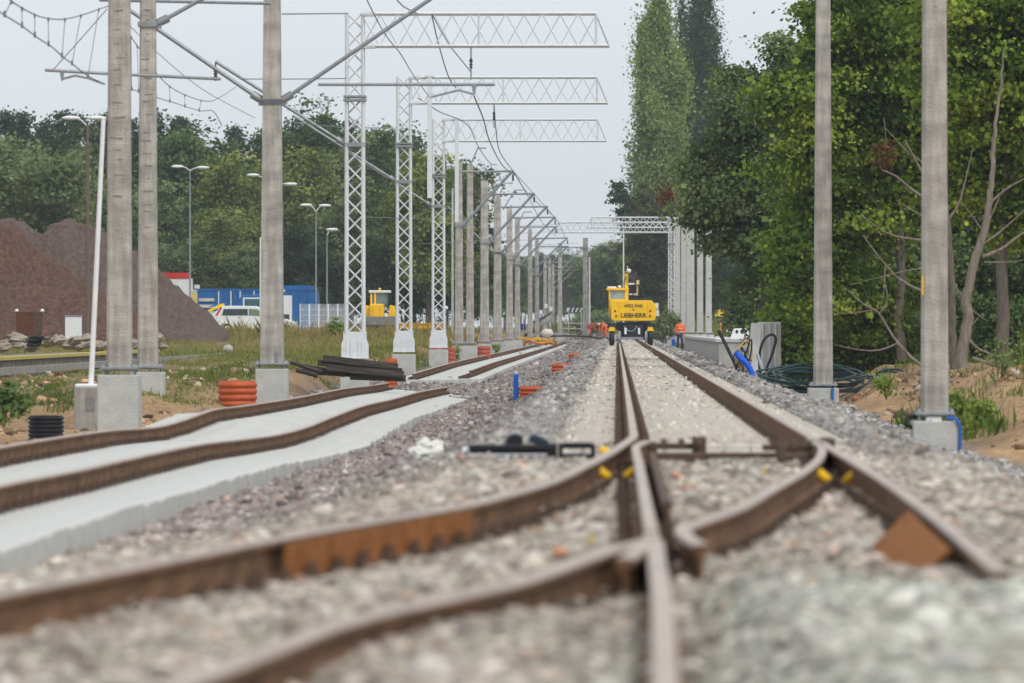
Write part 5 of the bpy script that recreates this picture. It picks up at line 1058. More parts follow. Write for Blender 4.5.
# ---- concrete slabs with hose
T = thing('concrete_slab', 'left leaning grey concrete slab with a black hose loop in front', 'concrete slab', (0, 0, 0), group='upright concrete slabs'); Y = 150
slabm = mat('slab_concrete', (.78, .78, .77), .9, var=.10, scale=2, bump=.3, streak=.15)
def slab(T, px, y0, y1, d, m=slabm, Y=Y):
    b = MB(); n = len(px)//2
    q = [at(px[i], (y0 if i < 2 else y1)+0, Y) for i in range(4)]; b.add([tuple(v) for v in q]+[(v[0], v[1]+d, v[2]) for v in q], [(0, 3, 2, 1), (4, 5, 6, 7), (0, 1, 5, 4), (1, 2, 6, 5), (2, 3, 7, 6), (3, 0, 4, 7)]); return b.build('slab', m, T, bevel=.02)
slab(T, [751.5, 762, 757, 747], 323, 388, .25)
T = thing('concrete_slab', 'broad upright ribbed concrete slab behind the black hose loop', 'concrete slab', (0, 0, 0), group='upright concrete slabs'); slab(T, [758, 781, 781, 755], 322, 384, .2, Y=151)
for px in (763, 770, 776): b = MB(); b.tube([at(px, 324, 150.96), at(px-1, 378, 150.9)], .035, 6); b.build('rib', slabm, T)
T = thing('hose', 'black hose bent into a tall loop against the concrete slabs', 'hose', (0, 0, 0)); b = MB(); b.tube(resample([at(*p, 148.8) for p in ((762, 384), (759.5, 368), (760, 352), (764, 340), (771, 334.5), (775.5, 337), (774, 348), (770, 360), (767, 368), (768, 376))], .05), .035, 8); b.build('loop', black, T)
T = thing('hose', 'pale grey flexible hose beside the black loop', 'hose', (0, 0, 0)); b = MB(); b.tube(resample([at(*p, 148.4) for p in ((765, 384), (763, 372), (760, 362), (757, 354))], .05), .045, 8); b.build('line', mat('grey_hose', (.42, .47, .5), .5), T)
T = thing('ribbed_pipe', 'bright blue ribbed pipe bending down left of the concrete slabs', 'pipe', (0, 0, 0)); P = resample([at(*p, 146) for p in ((736, 352), (739, 357), (745, 362), (750, 369), (753, 378), (754, 388))], .02); b = MB(); b.tube(P, [.075+.012*(i % 3 == 0) for i in range(len(P))], 10); b.build('pipe', mat('bright_blue', (.01, .12, .75), .45), T)
T = thing('steel_bar', 'black bar leaning left against the blue pipe', 'bar', (0, 0, 0)); b = MB(); b.tube([at(719, 331, 147), at(737, 368, 146.5)], .045, 6); b.build('bar', black, T)
T = thing('cable_bundle', 'tangle of black and grey cables at the lower end of the leaning bar', 'cables', (0, 0, 0)); g = random.Random(5)
for k in range(9):
    p = [at(733+g.uniform(0, 14), 372+g.uniform(0, 8), 146.5), at(735+g.uniform(-3, 12), 358+g.uniform(-6, 4), 146.3+g.uniform(-.2, .2)), at(739+g.uniform(-4, 14), 348+g.uniform(-8, 12), 146.5), at(744+g.uniform(-6, 10), 360+g.uniform(0, 16), 146.3)]; b = MB(); b.tube(resample(p, .08), .022, 6); b.build('cable', [black, dkgrey, galvd, mat('ochre', (.5, .3, .1)), galv][k % 5], T)
T = thing('timber_stake', 'two thin brown stakes standing behind the blue pipe', 'stake', (0, 0, 0)); b = MB(); b.tube([at(734, 362, 149), at(746, 334, 149)], .02, 6); b.build('stake', mat('stake_wood', (.2, .14, .08)), T); b = MB(); b.tube([at(748, 356, 149), at(750, 330, 149)], .02, 6); b.build('stake', MATS['stake_wood'], T)
# cable coil
T = thing('cable_coil', 'large flat coil of dark green cable lying around the concrete post', 'cable coil', (sx(824, 134), 134, sz(380, 134))); s_ = F/134
cb = mat('coil_green', (.015, .05, .055), .45, var=.3)
for k in range(11):
    b = MB(); rx = (62-k*2.2)/s_+g.uniform(-.04, .04); ry = 1.9-g.uniform(0, .35); ox = g.uniform(-.12, .08)-.2; oz = g.uniform(-.12, .16)
    b.tube([(ox+rx*math.cos(t), ry*math.sin(t), oz+.19*math.sin(t)+.04*math.sin(3*t+k)) for t in [i*2*math.pi/48 for i in range(48)]], .026, 6, close=True); b.build('cable_turn', cb, T)
T = thing('cable_coil', 'heap of dark cable loops at the right end of the big coil', 'cable coil', (sx(893, 136), 136, sz(380, 136)))
for k in range(6):
    b = MB(); b.tube([(.62*math.cos(t)*(1-.05*k), .9*math.sin(t), .05*k-.15+.12*math.sin(t)+.03*math.sin(2*t+k)) for t in [i*2*math.pi/32 for i in range(32)]], .028, 6, close=True); b.build('cable_turn', cb, T)
# ---- pipes
def pipe(name, label, px, Y, w, zb, zt, m, rings, cat='pipe', cut=None):
    T = thing(name, label, cat, (sx(px, Y), Y, 0)); r = w/2; pr = []; h = (zt-zb)/rings
    for i in range(rings): pr += [(r*.93, zb+h*i), (r, zb+h*(i+.12)), (r, zb+h*(i+.62)), (r*.93, zb+h*(i+.74))]
    pr += [(r*.93, zt), (r*.84, zt), (r*.84, zb)]; b = MB(); b.lathe((0, 0, 0), pr, 28); b.build('ribbed_wall', m, T); return T
pipe('manhole_pipe', 'black ribbed manhole pipe upright at the foot of the sandy bank, left', 46, 95, .60, -1.2, sz(415.5, 95), black, 9)
pipe('manhole_pipe', 'large orange ribbed pipe upright left of the strut arm post footing', 237.5, 116, .80, -1.1, sz(381, 116), orange, 7)
pipe('manhole_pipe', 'orange ribbed pipe standing in the ballast slope, nearest of the three by the blue stake', 536, 124, .75, -1.15, sz(386.5, 124), orange, 9)
pipe('manhole_pipe', 'smaller orange ribbed pipe in the slope, middle one of the three', 561.5, 172, .62, -1.0, sz(363.5, 172), orange, 7)
pipe('manhole_pipe', 'farthest small orange pipe in the slope, near the end of the sleepers', 575, 240, .55, -.9, sz(353.5, 240), orange, 6)
pipe('manhole_pipe', 'brick red ribbed pipe beside the third lattice mast footing', 436.5, 226, .46, -1.1, sz(347.5, 226), mat('brick_red', (.42, .09, .05), .6), 8)
pipe('manhole_pipe', 'brick red ribbed pipe by the first concrete posts', 451, 236, .40, -1.0, sz(347, 236), MATS['brick_red'], 6)
pipe('manhole_pipe', 'wide brick red ribbed pipe between two concrete post footings', 484, 262, .62, -1.0, sz(346, 262), MATS['brick_red'], 6)
pipe('manhole_pipe', 'orange pipe end half hidden behind the dark timber pile', 391, 160, .36, -1.0, sz(358.5, 160), orange, 7)
T = thing('marker_stake', 'short blue tube standing left of the nearest orange pipe in the slope', 'stake', (sx(516, 124), 124, 0)); b = MB(); b.tube([(0, 0, -1.2), (0, 0, sz(374, 124))], .055, 12); b.build('tube', mat('stake_blue', (.01, .1, .5), .5), T)
b = MB(); b.lathe((0, 0, sz(374, 124)), [(.058, -.04), (.062, 0), (.001, .012)], 12); b.build('cap', blue, T)
# ---- dark timber pile
T0 = None
for i, (p_, q_, Yo) in enumerate((((323, 358), (398, 367), 0), ((318, 362.5), (402, 371.5), .05), ((326, 367.5), (404, 374.5), -.1), ((315, 371.5), (372, 375), .35), ((303, 367.5), (345, 374), .6), ((350, 376.5), (406, 378.5), .2))):
    Y = 141+Yo; a = at(*p_, Y); c = at(*q_, Y); b = MB(); d = Vector(c)-Vector(a); L_ = d.length
    b.box((0, 0, 0), (L_, .28, .16)); o = b.build('old_sleeper', timber, None, bevel=.012); o.location = (Vector(a)+Vector(c))/2; o.rotation_euler = (0, math.atan2(-d.z, d.x), random.uniform(-.03, .03))
    tag(o, ['old dark wooden sleeper on top of the pile beside the tallest lattice mast', 'old dark wooden sleeper second from the top of the timber pile', 'old dark wooden sleeper jutting right in the middle of the timber pile', 'short old wooden sleeper at the lower left of the timber pile', 'weathered board sticking out left from the timber pile', 'lowest old wooden sleeper at the right end of the timber pile'][i], 'sleeper', 'pile of old wooden sleepers')
for i, (p, q, l) in enumerate((((290, 362), (322, 372), 'long thin plank slanting on the ground left of the timber pile'), ((296, 370), (318, 376), 'short plank on the ground below the slanting plank'))):
    b = MB(); b.tube([at(*p, 140), at(*q, 140)], .05, 4); tag(b.build('plank', timber), l, 'plank')
# ---- left side: platform, box, barrels, rubble
T = thing('platform_wall', 'old low concrete platform with a yellow painted edge at the far left', 'wall', (0, 0, 0)); 
x0p = -15.8; pts_ = [(lx(x0p, 120), 120), (lx(x0p, 200), 200)]
b = MB(); wallseg(b, pts_[1], pts_[0], .05, .05, 1.0, -2.5) if False else None
def slabbox(xa, xb, ya, yb, za, zc, m, name):
    b = MB(); v = [(lx(xa, ya), ya), (lx(xb, ya), ya), (lx(xb, yb), yb), (lx(xa, yb), yb)]; b.add([(p[0], p[1], za) for p in v]+[(p[0], p[1], zc) for p in v], [(3, 2, 1, 0), (4, 5, 6, 7), (0, 1, 5, 4), (1, 2, 6, 5), (2, 3, 7, 6), (3, 0, 4, 7)]); return b.build(name, m, T)
oldc = mat('old_dirty_concrete', (.15, .14, .115), .95, col2=(.34, .31, .26), scale=2, bump=.5, streak=.5)
slabbox(-19, x0p, 118, 196, -.9, .04, oldc, 'wall'); slabbox(x0p-.35, x0p+.06, 118, 196.2, .043, .13, mat('edge_yellow', (.62, .47, .06), .8, col2=(.42, .36, .2), scale=4), 'painted_edge'); slabbox(-15.4, -15.25, 118, 250, -.3, -.12, concrete, 'lower_kerb')
g = random.Random(9); rubm = mat('rubble', (.42, .36, .29), .95, var=.3, scale=4, bump=.6)
for i in range(34):
    Y = g.uniform(196, 206); px = -8+i*5.1+g.uniform(-2, 2); py = g.uniform(337.5, 347.5)
    RB_ = globals().setdefault('RB_', [])
    b = MB(); b.sphere((0, 0, 0), 1, 5, sc=(1, 1, 1)); b.v = [tuple(np.array(v)*(1+.3*g.uniform(-1, 1))) for v in b.v]; b.sm = [False]*len(b.sm)
    o = b.build('rubble_chunk', rubm); o.scale = (g.uniform(.16, .38), .3, g.uniform(.08, .18)); o.location = at(px, py, Y); o.rotation_euler = (g.uniform(-.3, .3),)*3; tag(o, 'broken pale concrete chunk in the rubble row on top of the old platform', 'rubble', 'broken concrete along the old platform'); RB_.append(o)
RB_.sort(key=lambda o: o.location.x/o.location.y)
for i, o in enumerate(RB_): o['label'] = 'broken concrete chunk on the old platform, number %d from the left' % (i+1)
T = thing('hopper_bin', 'rusty brown open steel bin in front of the gravel heap, far left', 'bin', at(29.5, 338, 205)); b = MB(); b.prism([(-.42, 0), (.42, 0), (.47, .95), (-.47, .95)], -.4, .4, 'y'); b.build('body', mat('brown_rust', (.12, .045, .025), .85), T, bevel=.02); b = MB(); b.box((.30, -.41, .5), (.28, .02, .85)); b.build('dark_side_panel', rust_dk, T)
for sg in (-1, 1): b = MB(); b.sphere((sg*.46, 0, .98), .07, 8); b.build('corner_cap', white, T)
T = thing('cabinet', 'plain white cabinet standing in front of the gravel heap', 'cabinet', at(73.5, 340, 205)); b = MB(); b.box((0, 0, .42), (.58, .4, .84)); b.build('body', white, T, bevel=.02); b = MB(); b.box((0, 0, .87), (.62, .44, .05)); b.build('lid', galvd, T)
T = thing('tyre_pile', 'low dark heap of black scrap rubber right of the rusty bin', 'scrap', at(42, 347, 200)); 
for k in range(5): b = MB(); b.lathe((g.uniform(-.3, .3), g.uniform(-.2, .2), .02+.07*k), [(.14, 0), (.24, 0), (.27, .05), (.24, .10), (.14, .10)], 16); b.build('tyre', black, T)
# boulder in the grass
b = MB(); b.sphere((0, 0, 0), .17, 8, sc=(1.1, 1, .9)); b.v = [tuple(np.array(v)*(1+.08*g.uniform(-1, 1))) for v in b.v]; o = b.build('boulder', mat('boulder', (.45, .43, .40), .9)); o.location = at(228, 349, 200); tag(o, 'round pale boulder in the grass left of the strut arm post', 'boulder')
# ---- containers, vehicles
def corrugated(T, w, d, h, m, name='body', pitch=.28, z0=0):
    b = MB(); n = int(w/pitch); pts = []
    for i in range(n): x = -w/2+w*i/n; q = w/n; pts += [(x, -d/2), (x+q*.3, -d/2), (x+q*.45, -d/2+.04), (x+q*.85, -d/2+.04)]
    pts += [(w/2, -d/2), (w/2, d/2), (-w/2, d/2)]; b.prism(pts, z0+.12, z0+h-.12, 'z'); o = b.build(name, m, T)
    b = MB(); 
    for z in (z0+.06, z0+h-.06): b.box((0, 0, z), (w+.04, d+.04, .12))
    b.build('frame_rail', m, T)
    for xx in (-w/2, w/2): b = MB(); b.box((xx, 0, z0+h/2), (.12, d+.05, h-.25)); b.build('corner_post', m, T)
    return o
Y = 372; s_ = F/Y
T = thing('shipping_container', 'blue container left of the strut arm post, behind the white car', 'container', at(238, 331, Y)); corrugated(T, 5.1, 2.4, 2.75, cblue)
for xx in (-1.2, -.4, .2, 1.1): b = MB(); b.box((xx, -1.24, 1.4), (.07, .05, 2.4)); b.build('locking_bar', white, T)
b = MB(); b.lathe((-.95, -1.23, 1.05), [(.001, -.02), (.3, -.02), (.3, .02)], 20, axis='y'); b.build('round_emblem', white, T)
T = thing('steel_rack', 'yellow and cream striped steel rack at the left end of the blue container', 'rack', at(203, 331, Y-1)); b = MB(); b.box((-.55, 0, 1.3), (.4, .5, 2.3)); b.build('yellow_upright', mat('pale_yellow', (.65, .52, .18)), T)
for k in range(5): b = MB(); b.box((.25, 0, .35+k*.42), (1.0, .5, .2)); b.build('shelf_board', mat('cream_board', (.6, .57, .48)), T)
T = thing('site_cabin', 'blue site cabin with a white door right of the strut arm post', 'cabin', at(292, 330, Y)); corrugated(T, 3.3, 2.4, 2.7, cblue, pitch=.5); b = MB(); b.box((-.55, -1.26, 1.25), (1.2, .06, 2.0)); b.build('door', white, T); b = MB(); b.box((-.45, -1.3, .85), (.65, .04, .35)); b.build('door_window', glass, T); b = MB(); b.prism([(-1.7, 2.70), (1.7, 2.70), (1.2, 2.9), (-1.2, 2.9)], -1.1, 1.1, 'y'); b.build('roof', cblue, T); b = MB(); b.box((-.6, -1.22, 2.55), (.4, .06, .14)); b.build('name_plate', white, T)
T = thing('site_cabin', 'smaller blue box unit joined right of the blue site cabin', 'cabin', at(310, 330, Y+2)); corrugated(T, 1.1, 2.0, 2.45, cblue, pitch=.4)
T = thing('site_cabin', 'dark grey low container behind the fence right of the blue cabin', 'cabin', at(333, 329, Y+6)); corrugated(T, 2.6, 2.0, 1.45, mat('container_grey', (.12, .14, .17)), pitch=.4)
# blue truck cab
T = thing('truck', 'blue truck cab with a wide window partly behind the white car', 'truck', at(258, 330.5, 360)); b = MB(); b.prism([(-1.3, .5), (1.2, .5), (1.2, 1.7), (1.1, 2.25), (-1.0, 2.25), (-1.3, 1.6)], -1, 1, 'y'); b.build('cab_body', cblue, T, bevel=.05); b = MB(); b.box((0.05, -1.02, 1.65), (1.9, .04, .85)); b.build('window_frame', white, T); b = MB(); b.box((.05, -1.05, 1.65), (1.7, .04, .68)); b.build('window', mat('teal_glass', (.05, .13, .15), .2), T)
for xx in (-.8, .8): b = MB(); b.lathe((xx, -1.0, .5), [(.001, -.02), (.25, -.02), (.5, 0), (.5, .3)], 20, axis='y'); b.build('wheel', black, T)
# red and white truck
T = thing('truck', 'white truck body with a red roof edge above the gravel slope', 'truck', at(174, 322, 380)); b = MB(); b.box((-.3, 0, 1.6), (3.0, 2.2, 2.6)); b.build('box_body', white, T, bevel=.03); b = MB(); b.prism([(-1.85, 2.9), (1.1, 2.9), (.95, 3.28), (-1.6, 3.28)], -1.15, 1.15, 'y'); b.build('red_tarpaulin', redp, T)
b = MB(); b.box((1.4, 0, 1.3), (.7, 2.0, 1.7)); b.build('cab_body', mat('offwhite', (.55, .54, .5)), T, bevel=.04); b = MB(); b.box((1.6, -1.02, 2.35), (.35, .1, .25)); b.build('mirror', galv, T)
for xx in (-1.2, 1.4): b = MB(); b.lathe((xx, -1.0, 0), [(.001, -.02), (.25, -.02), (.5, 0), (.5, .3)], 20, axis='y'); b.build('wheel', black, T)
# white car
CY = 350; T = thing('parked_car', 'white estate car with yellow and red tail stripes beyond the grass', 'car', at(254, 333, CY)); s_ = F/CY
cx = lambda px: (px-254)/s_; cz = lambda py: -(py-333)/s_
prof = [(cx(212), cz(329)), (cx(211), cz(321)), (cx(212.5), cz(314.5)), (cx(217), cz(311)), (cx(223), cz(306.5)), (cx(229), cz(305.8)), (cx(256), cz(306.2)), (cx(262), cz(308)), (cx(273), cz(317)), (cx(286), cz(319)), (cx(296), cz(322)), (cx(298), cz(327)), (cx(297.5), cz(330))]
b = MB(); b.prism(prof, -.92, .92, 'y'); b.build('body', white, T, bevel=.05)
b = MB(); b.prism([(cx(222.5), cz(315.5)), (cx(224.5), cz(309)), (cx(248.5), cz(309)), (cx(248.5), cz(315.5))], -.935, -.915, 'y'); b.build('side_window', glass, T); b = MB(); b.prism([(cx(249.5), cz(315.5)), (cx(249.5), cz(309)), (cx(258), cz(309.3)), (cx(267), cz(316.3))], -.935, -.915, 'y'); b.build('front_side_window', mat('green_glass', (.16, .24, .18), .2), T)
b = MB(); b.prism([(cx(205.5), cz(314)), (cx(205), cz(312)), (cx(219), cz(304.5)), (cx(224), cz(303.5)), (cx(224), cz(306.5)), (cx(216), cz(309))], -.5, .5, 'y'); b.build('yellow_tail_board', mat('bright_yellow', (.85, .6, .02)), T)
b = MB(); b.prism([(cx(216), cz(315.5)), (cx(218), cz(316)), (cx(223), cz(307.5)), (cx(221), cz(307))], -.94, -.91, 'y'); b.build('red_stripe', redp, T); b = MB(); b.prism([(cx(209), cz(307)), (cx(213), cz(307)), (cx(219), cz(304.6)), (cx(215), cz(304.4))], -.52, -.45, 'y'); b.build('blue_stripe', blue, T)
for px in (228, 284): b = MB(); b.lathe((cx(px), -.93, cz(329)), [(.001, -.01), (.2, -.01), (.22, -.03), (.33, -.02), (.34, .2)], 24, axis='y'); w_ = b.build('wheel', black, T); b = MB(); b.lathe((cx(px), -.95, cz(329)), [(.001, -.01), (.2, -.005)], 16, axis='y'); b.build('hub_cap', galv, w_)
b = MB(); b.box((cx(296.5), -.6, cz(323)), (.12, .4, .14)); b.build('headlight', galv, T); b = MB(); b.box((cx(240), -.93, cz(317.5)), (.16, .03, .04)); b.build('door_handle', galvd, T)
# fence panels
for i in range(5):
    px = 300+i*9.5; Y = 340; T = thing('fence_panel', 'light steel mesh fence panel, %s from the left beside the blue cabin' % ords[i] if i else 'light steel mesh fence panel nearest the white car, first from the left', 'fence panel', at(px+4.5, 332, Y), 0, 'mesh fence panels by the blue cabin'); w = 9/ (F/Y)
    b = MB(); h = 28/(F/Y)
    b.tube([(-w/2, 0, 0), (-w/2, 0, h), (w/2, 0, h), (w/2, 0, 0)], .03, 6); b.build('frame', galv, T); b = MB()
    for k in range(1, 9): b.tube([(-w/2+w*k/9, 0, .05), (-w/2+w*k/9, 0, h)], .012, 4)
    for k in range(1, 5): b.tube([(-w/2, 0, h*k/5), (w/2, 0, h*k/5)], .01, 4)
    b.build('mesh', galv, T)
# wheel loader
LY = 330; s_ = F/LY; T = thing('wheel_loader', 'yellow wheel loader facing us with its wide dark bucket lowered', 'wheel loader', at(379, 327, LY)); u = lambda px: (px-379)/s_; v = lambda py: -(py-327)/s_
b = MB(); b.box((u(377), 0.4, (v(304)+v(318))/2), (14/s_, 2.4, 14/s_)); b.build('hood', yellow, T, bevel=.06)
b = MB(); b.box((u(379.5), 1.2, v(291.5)), (22/s_, 1.8, .14)); b.build('cab_roof', white, T, bevel=.03)
b = MB(); b.box((u(379.5), 1.2, v(298.5)), (17/s_, 1.5, 12/s_)); b.build('cab_glass', mat('cab_glass2', (.13, .2, .2), .2, spec=.7), T); 
for px in (371, 375, 388): b = MB(); b.box((u(px), .42, v(298.5)), (.09, .09, 13/s_)); b.build('cab_pillar', yellow if px != 388 else dkgrey, T)
for px, sg in ((366.3, -1), (392.5, 1)):
    b = MB(); b.prism([(u(px)-.26, v(317)), (u(px)+.26, v(317)), (u(px)+.2*-sg*.2+.15, v(306)), (u(px)-.15, v(305))], -.2, 1.0, 'y'); b.build('mudguard', yellow, T, bevel=.04); b = MB(); b.lathe((u(px)-.22, .6, v(319)), [(.2, 0), (.6, 0), (.65, .1), (.65, .35), (.6, .45), (.2, .45)], 24, axis='x'); b.build('wheel', black, T)
b = MB(); b.box((u(374), -.45, v(312.5)), (.13, .9, .75)); b.build('lift_arm', yellow, T); b = MB(); b.box((u(382), -.45, v(312.5)), (.13, .9, .75)); b.build('lift_arm', yellow, T)
b = MB(); b.box((u(379), -.78, v(310.5)), (.35, .03, .12)); b.build('front_plate', ink, T); b = MB(); b.sphere((u(379.5), .7, v(289)), .08, 8); b.build('beacon', mat('amber_lamp', (.85, .5, .03)), T)
b = MB(); b.prism([(-1.4, v(325)), (-1.15, v(316.5)), (-.9, v(316.5)), (-.85, v(325)), (-1.1, v(328.5))], u(361.5), u(396.5), 'x'); b.build('bucket', mat('bucket_steel', (.14, .13, .13), .6), T, bevel=.02)
# yellow flat wagon
WY = 310; s_ = F/WY; T = thing('flat_wagon', 'low yellow flat trailer behind the second and third lattice masts', 'trailer', at(420, 337, WY)); u = lambda px: (px-420)/s_
b = MB(); b.box((0, 0, .58), (50/s_, 1.8, .26)); b.box((0, 0, .72), (50/s_+.05, 1.9, .05)); b.build('deck', mat('wagon_yellow', (.70, .36, .01)), T, bevel=.01); b = MB(); b.box((0, 0, .12), (2.2, 1.2, .1)); b.build('lower_frame', dkgrey, T)
for px in (401, 411, 430, 440): b = MB(); b.lathe((u(px), -.8, .22), [(.001, 0), (.25, 0), (.25, .15)], 16, axis='y'); b.build('wheel', black, T)
T = thing('signal_lamp', 'small pole with dark and white lamp heads at the right end of the yellow trailer', 'signal', at(446, 336, 305)); b = MB(); b.tube([(0, 0, 0), (0, 0, 1.5)], .04, 6); b.build('pole', galvd, T); b = MB(); b.sphere((0, 0, 1.5), .11, 8); b.build('white_head', white, T); b = MB(); b.sphere((0, 0, 1.2), .10, 8); b.build('dark_head', dkgrey, T)
# ---- far clutter at the end of the left track
T = thing('striped_barrier', 'black and white striped board standing across the tracks at the horizon', 'barrier', at(575, 331, 540)); s_ = F/540; wd = 16.5/s_
b = MB(); b.box((0, 0, 2.0), (wd, .05, .38)); b.build('board', white, T); 
for k in range(4): xx = -wd/2+.22+k*wd/4; b = MB(); b.prism([(xx-.05, 1.815), (xx+.15, 1.815), (xx+.34, 2.185), (xx+.14, 2.185)], -.045, -.03, 'y'); b.build('black_stripe', black, T)
for xx in (-.6, .6): b = MB(); b.box((xx, .05, .9), (.06, .06, 1.9)); b.build('leg', galv, T)
for i, y in enumerate((323, 328.5)):
    b = MB(); b.tube([at(563, y, 535), at(585, y+.5, 535)], .05, 6); tag(b.build('barrier_tape', mat('tape', (.7, .6, .55))), ['upper pale red tape line below the striped board', 'lower pale red tape line below the striped board'][i], 'barrier tape')
for i, (px, py, c) in enumerate(((503.5, 312.5, 0), (511, 313.5, 0), (519, 314, 0), (523.5, 315, 0), (546, 306, 0), (541, 312, 0), (551, 309, 0), (530, 312, 0))):
    T = thing('track_sign', '%s small white trackside plate counted from the left beneath the far posts' % ['first', 'second', 'third', 'fourth', 'seventh', 'sixth', 'eighth', 'fifth'][i], 'sign', at(px, 333, 470), 0, 'small white plates along the far track'); z = (333-py)*470/F
    b = MB(); b.box((0, 0, z/2), (.05, .05, z)); b.build('post', galvd, T); b = MB(); b.box((0, -.04, z), (.26, .03, .34)); b.build('plate', white, T)
T = thing('track_machine', 'small track machine with blue tank and a long dark jib on the left track', 'track machine', at(534, 337.5, 500)); s_ = F/500; u = lambda px: (px-534)/s_; v = lambda py: -(py-337.5)/s_
b = MB(); b.box((u(523), 0, v(327)), (.5, .8, .55)); b.build('blue_tank', mat('machine_blue', (.02, .05, .22)), T, bevel=.04); b = MB(); b.box((u(531), 0, v(326)), (.85, .7, .35)); b.build('orange_hood', mat('dull_orange', (.55, .25, .12)), T, bevel=.04); b = MB(); b.box((u(539), 0, v(331)), (1.1, .9, .4)); b.build('chassis', dkgrey, T, bevel=.03); b = MB(); b.tube([(u(533), 0, v(323)), (u(543), 0, v(318)), (u(552), 0, v(312))], [.16, .12, .08], 8); b.build('jib', mat('jib_blue', (.05, .06, .10)), T); b = MB(); b.tube([(u(540), .1, v(325)), (u(548), .1, v(321)), (u(553), .1, v(317))], [.14, .16, .1], 8); b.build('pale_chute', mat('pinkish', (.5, .42, .38)), T)
for px in (526, 538): b = MB(); b.lathe((u(px), -.5, v(335)), [(.001, 0), (.16, 0), (.16, .1)], 12, axis='y'); b.build('wheel', black, T)
for i, (px, py, w, h, m, l) in enumerate(((547, 333, 1.0, .6, 'tape', 'pale heap of mixed material right of the small track machine'), (520, 341, .5, .6, 'machine_blue', 'small blue can at the foot of the far posts'))):
    b = MB(); b.sphere((0, 0, 0), 1, 6, sc=(w/2, .4, h/2)); b.v = [tuple(np.array(q)*(1+.2*g.uniform(-1, 1))) for q in b.v]; o = b.build(['material_heap', 'can'][i], MATS[m]); o.location = at(px, py, 430); tag(o, l, ['heap', 'can'][i])
T = thing('cable_heap', 'loose heap of yellow and orange cables on the left track sleepers', 'cables', at(530, 342, 330)); s_ = F/330
for k in range(14):
    P_ = [(g.uniform(-.9, .5)+.3*j, g.uniform(-1.5, 1.5), g.uniform(-.15, .25)) for j in range(5)]; b = MB(); b.tube(resample(P_, .12), .035, 6); b.build('cable', [mat('cable_yellow', (.7, .42, .02)), mat('cable_orange', (.75, .22, .04)), MATS['cable_yellow'], galvd][k % 4], T)
rail_c = thing('railway_track', 'dark rail curving across behind the excavator and workers', 'railway track'); rail('rail', resample([at(536, 335.2, 505), at(560, 335, 500), at(585, 335.6, 480), (sx(612, 455), 455, sz(338.6, 455))], 3), rail_c, rust_dk, rust_dk, w=1.2)
# ---- foreground bits
b = MB(); b.sphere((0, 0, 0), 1, 14); b.sm = [False]*len(b.sm); b.v = [tuple(np.array(q)*(1+.75*float(fbm(np.array(q[0]*3+5), np.array(q[1]*3+q[2]*4), 3)))) for q in b.v]; o = b.build('plastic_bag', bagm); x_, y_ = sx(427, 56), 56; o.location = (x_, y_, gz(x_-K*y_, y_)+.10); o.scale = (.15, .16, .14); o.rotation_euler = (.2, .3, 0); tag(o, 'crumpled white plastic bag lying on the ballast', 'plastic bag')
T = thing('drive_cover', 'long black plastic cover frame lying on the ballast left of the rail', 'plastic cover', (sx(510, 46.6), 46.6, 0), 0); s_ = F/46.6; u = lambda px: (px-510)/s_; v = lambda py: CH-(py-HZ)/s_
b = MB(); b.box((u(511), 0, v(447.5)), (84/s_, .28, .05)); b.box((u(511), -.12, v(450)), (84/s_, .03, .07)); b.box((u(525), -.1, v(457)), (56/s_, .1, .03)); b.box((u(552), 0, v(453)), (.08, .2, .16)); b.build('lid', black, T, bevel=.01)
b = MB(); b.box((u(508), -.11, v(453.2)), (78/s_, .05, .05)); b.build('grey_channel', mat('pale_steel', (.55, .57, .6)), T)
b = MB(); b.sphere((u(465.5), 0, v(451)), .035, 8); b.build('white_end', white, T)
b = MB(); b.prism([(u(505), v(444)), (u(507), v(437)), (u(514), v(433.5)), (u(523), v(436)), (u(523), v(444))], 0, .25, 'y'); b.build('black_lump', black, T, bevel=.01); b = MB(); b.prism([(u(528), v(443)), (u(530), v(435)), (u(537), v(435)), (u(549), v(441)), (u(549), v(445))], 0, .25, 'y'); b.build('black_flap', mat('blue_black', (.02, .035, .055), .5), T, bevel=.01)
T = thing('drive_cover', 'short open black box right of the long cover frame', 'plastic cover', (sx(577, 46), 46, 0), 0); s_ = F/46; u = lambda px: (px-577)/s_; v = lambda py: CH-(py-HZ)/s_
b = MB(); b.box((0, .15, v(446)), (34/s_, .04, .05)); b.box((u(577), 0, v(457.5)), (36/s_, .3, .06)); b.box((u(560.5), 0, v(452)), (.035, .3, .14)); b.box((u(593), 0, v(450)), (.035, .3, .10)); b.build('frame', black, T, bevel=.01)
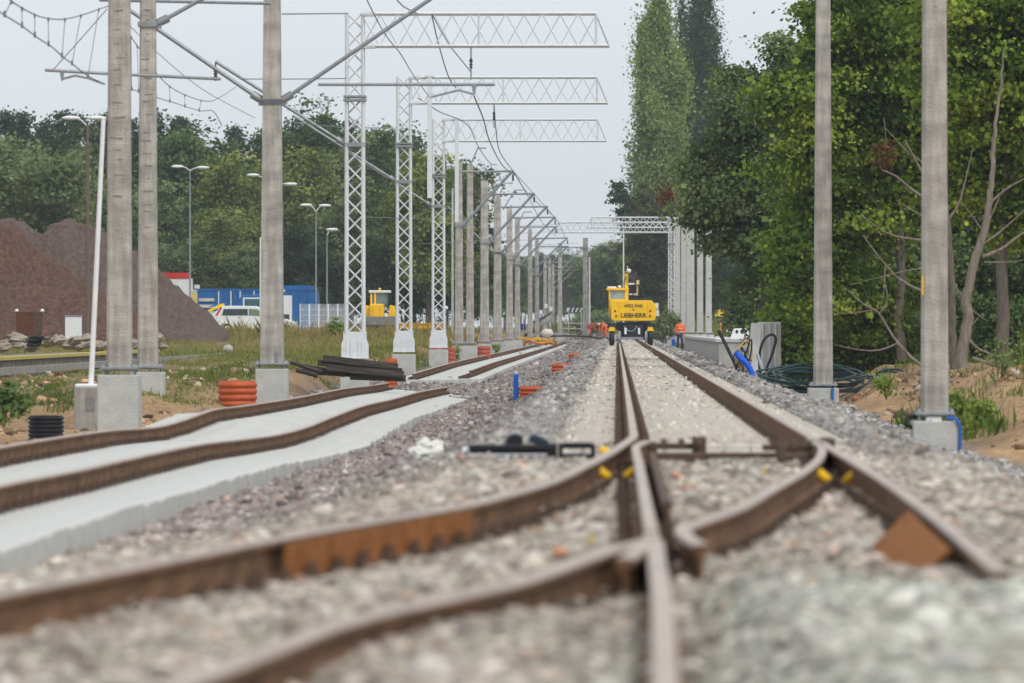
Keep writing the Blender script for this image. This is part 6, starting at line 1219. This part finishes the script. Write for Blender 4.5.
for i, (px, py, m, l) in enumerate(((262, 560, 'orange_marker', 'bright orange plastic piece below the left curving rail'), (676, 478, 'orange_marker2', 'pale orange scrap between the switch blades'), (560, 556, 'orange_marker2', 'small orange scrap on the stones left of the crossing'))):
    MATS.setdefault('orange_marker', mat('orange_marker', (.95, .16, .02), .4)); MATS.setdefault('orange_marker2', mat('orange_marker2', (.75, .33, .18), .6)); Y = F*(CH+.14)/(py-HZ)
    b = MB(); b.sphere((0, 0, 0), 1, 8); o = b.build('plastic_scrap', MATS[m]); o.location = (sx(px, Y), Y, -.12); o.scale = (.05, .05, .035) if i == 0 else (.035, .05, .02); tag(o, l, 'plastic scrap')
for i, (px, py, l) in enumerate(((291, 547, 'yellow clip at the end of the long rusty plate'), (590, 541, 'small yellow flower like scrap near the crossing rail'), (764, 473, 'yellow brown leaf on the ballast right of the rail'))):
    Y = F*(CH+.08)/(py-HZ); b = MB(); b.tube([(0, 0, -.02), (.01, 0, .005), (0, 0, .025)], [.01, .015, .008], 6); o = b.build('yellow_clip', mat('dull_yellow', (.62, .45, .10)) if i else mat('dull_yellow', (.62, .45, .10))); o.location = (sx(px, Y), Y, -.07); tag(o, l, 'clip')
# ---------------------------------------------------------------- haze
b = MB(); b.box((0, 2500, 18), (5600, 5200, 50)); hz = b.build('haze', []) if False else None
me = bpy.data.meshes.new('haze'); me.from_pydata([(-2600+5200*i, -60+1500*j, -4+44*k) for k in (0, 1) for j in (0, 1) for i in (0, 1)], [], [(0, 2, 3, 1), (4, 5, 7, 6), (0, 1, 5, 4), (2, 6, 7, 3), (0, 4, 6, 2), (1, 3, 7, 5)])
hm = bpy.data.materials.new('haze_air'); hm.use_nodes = True; t = hm.node_tree; t.nodes.clear(); oo = t.nodes.new('ShaderNodeOutputMaterial'); pv = t.nodes.new('ShaderNodeVolumePrincipled'); pv.inputs['Color'].default_value = (.86, .93, 1.0, 1); pv.inputs['Density'].default_value = .0002; pv.inputs['Anisotropy'].default_value = .2
t.links.new(pv.outputs[0], oo.inputs['Volume']); me.materials.append(hm); ho = link('haze', me); tag(ho, 'thin bluish haze filling the air over the far railway line', 'haze', kind='stuff')
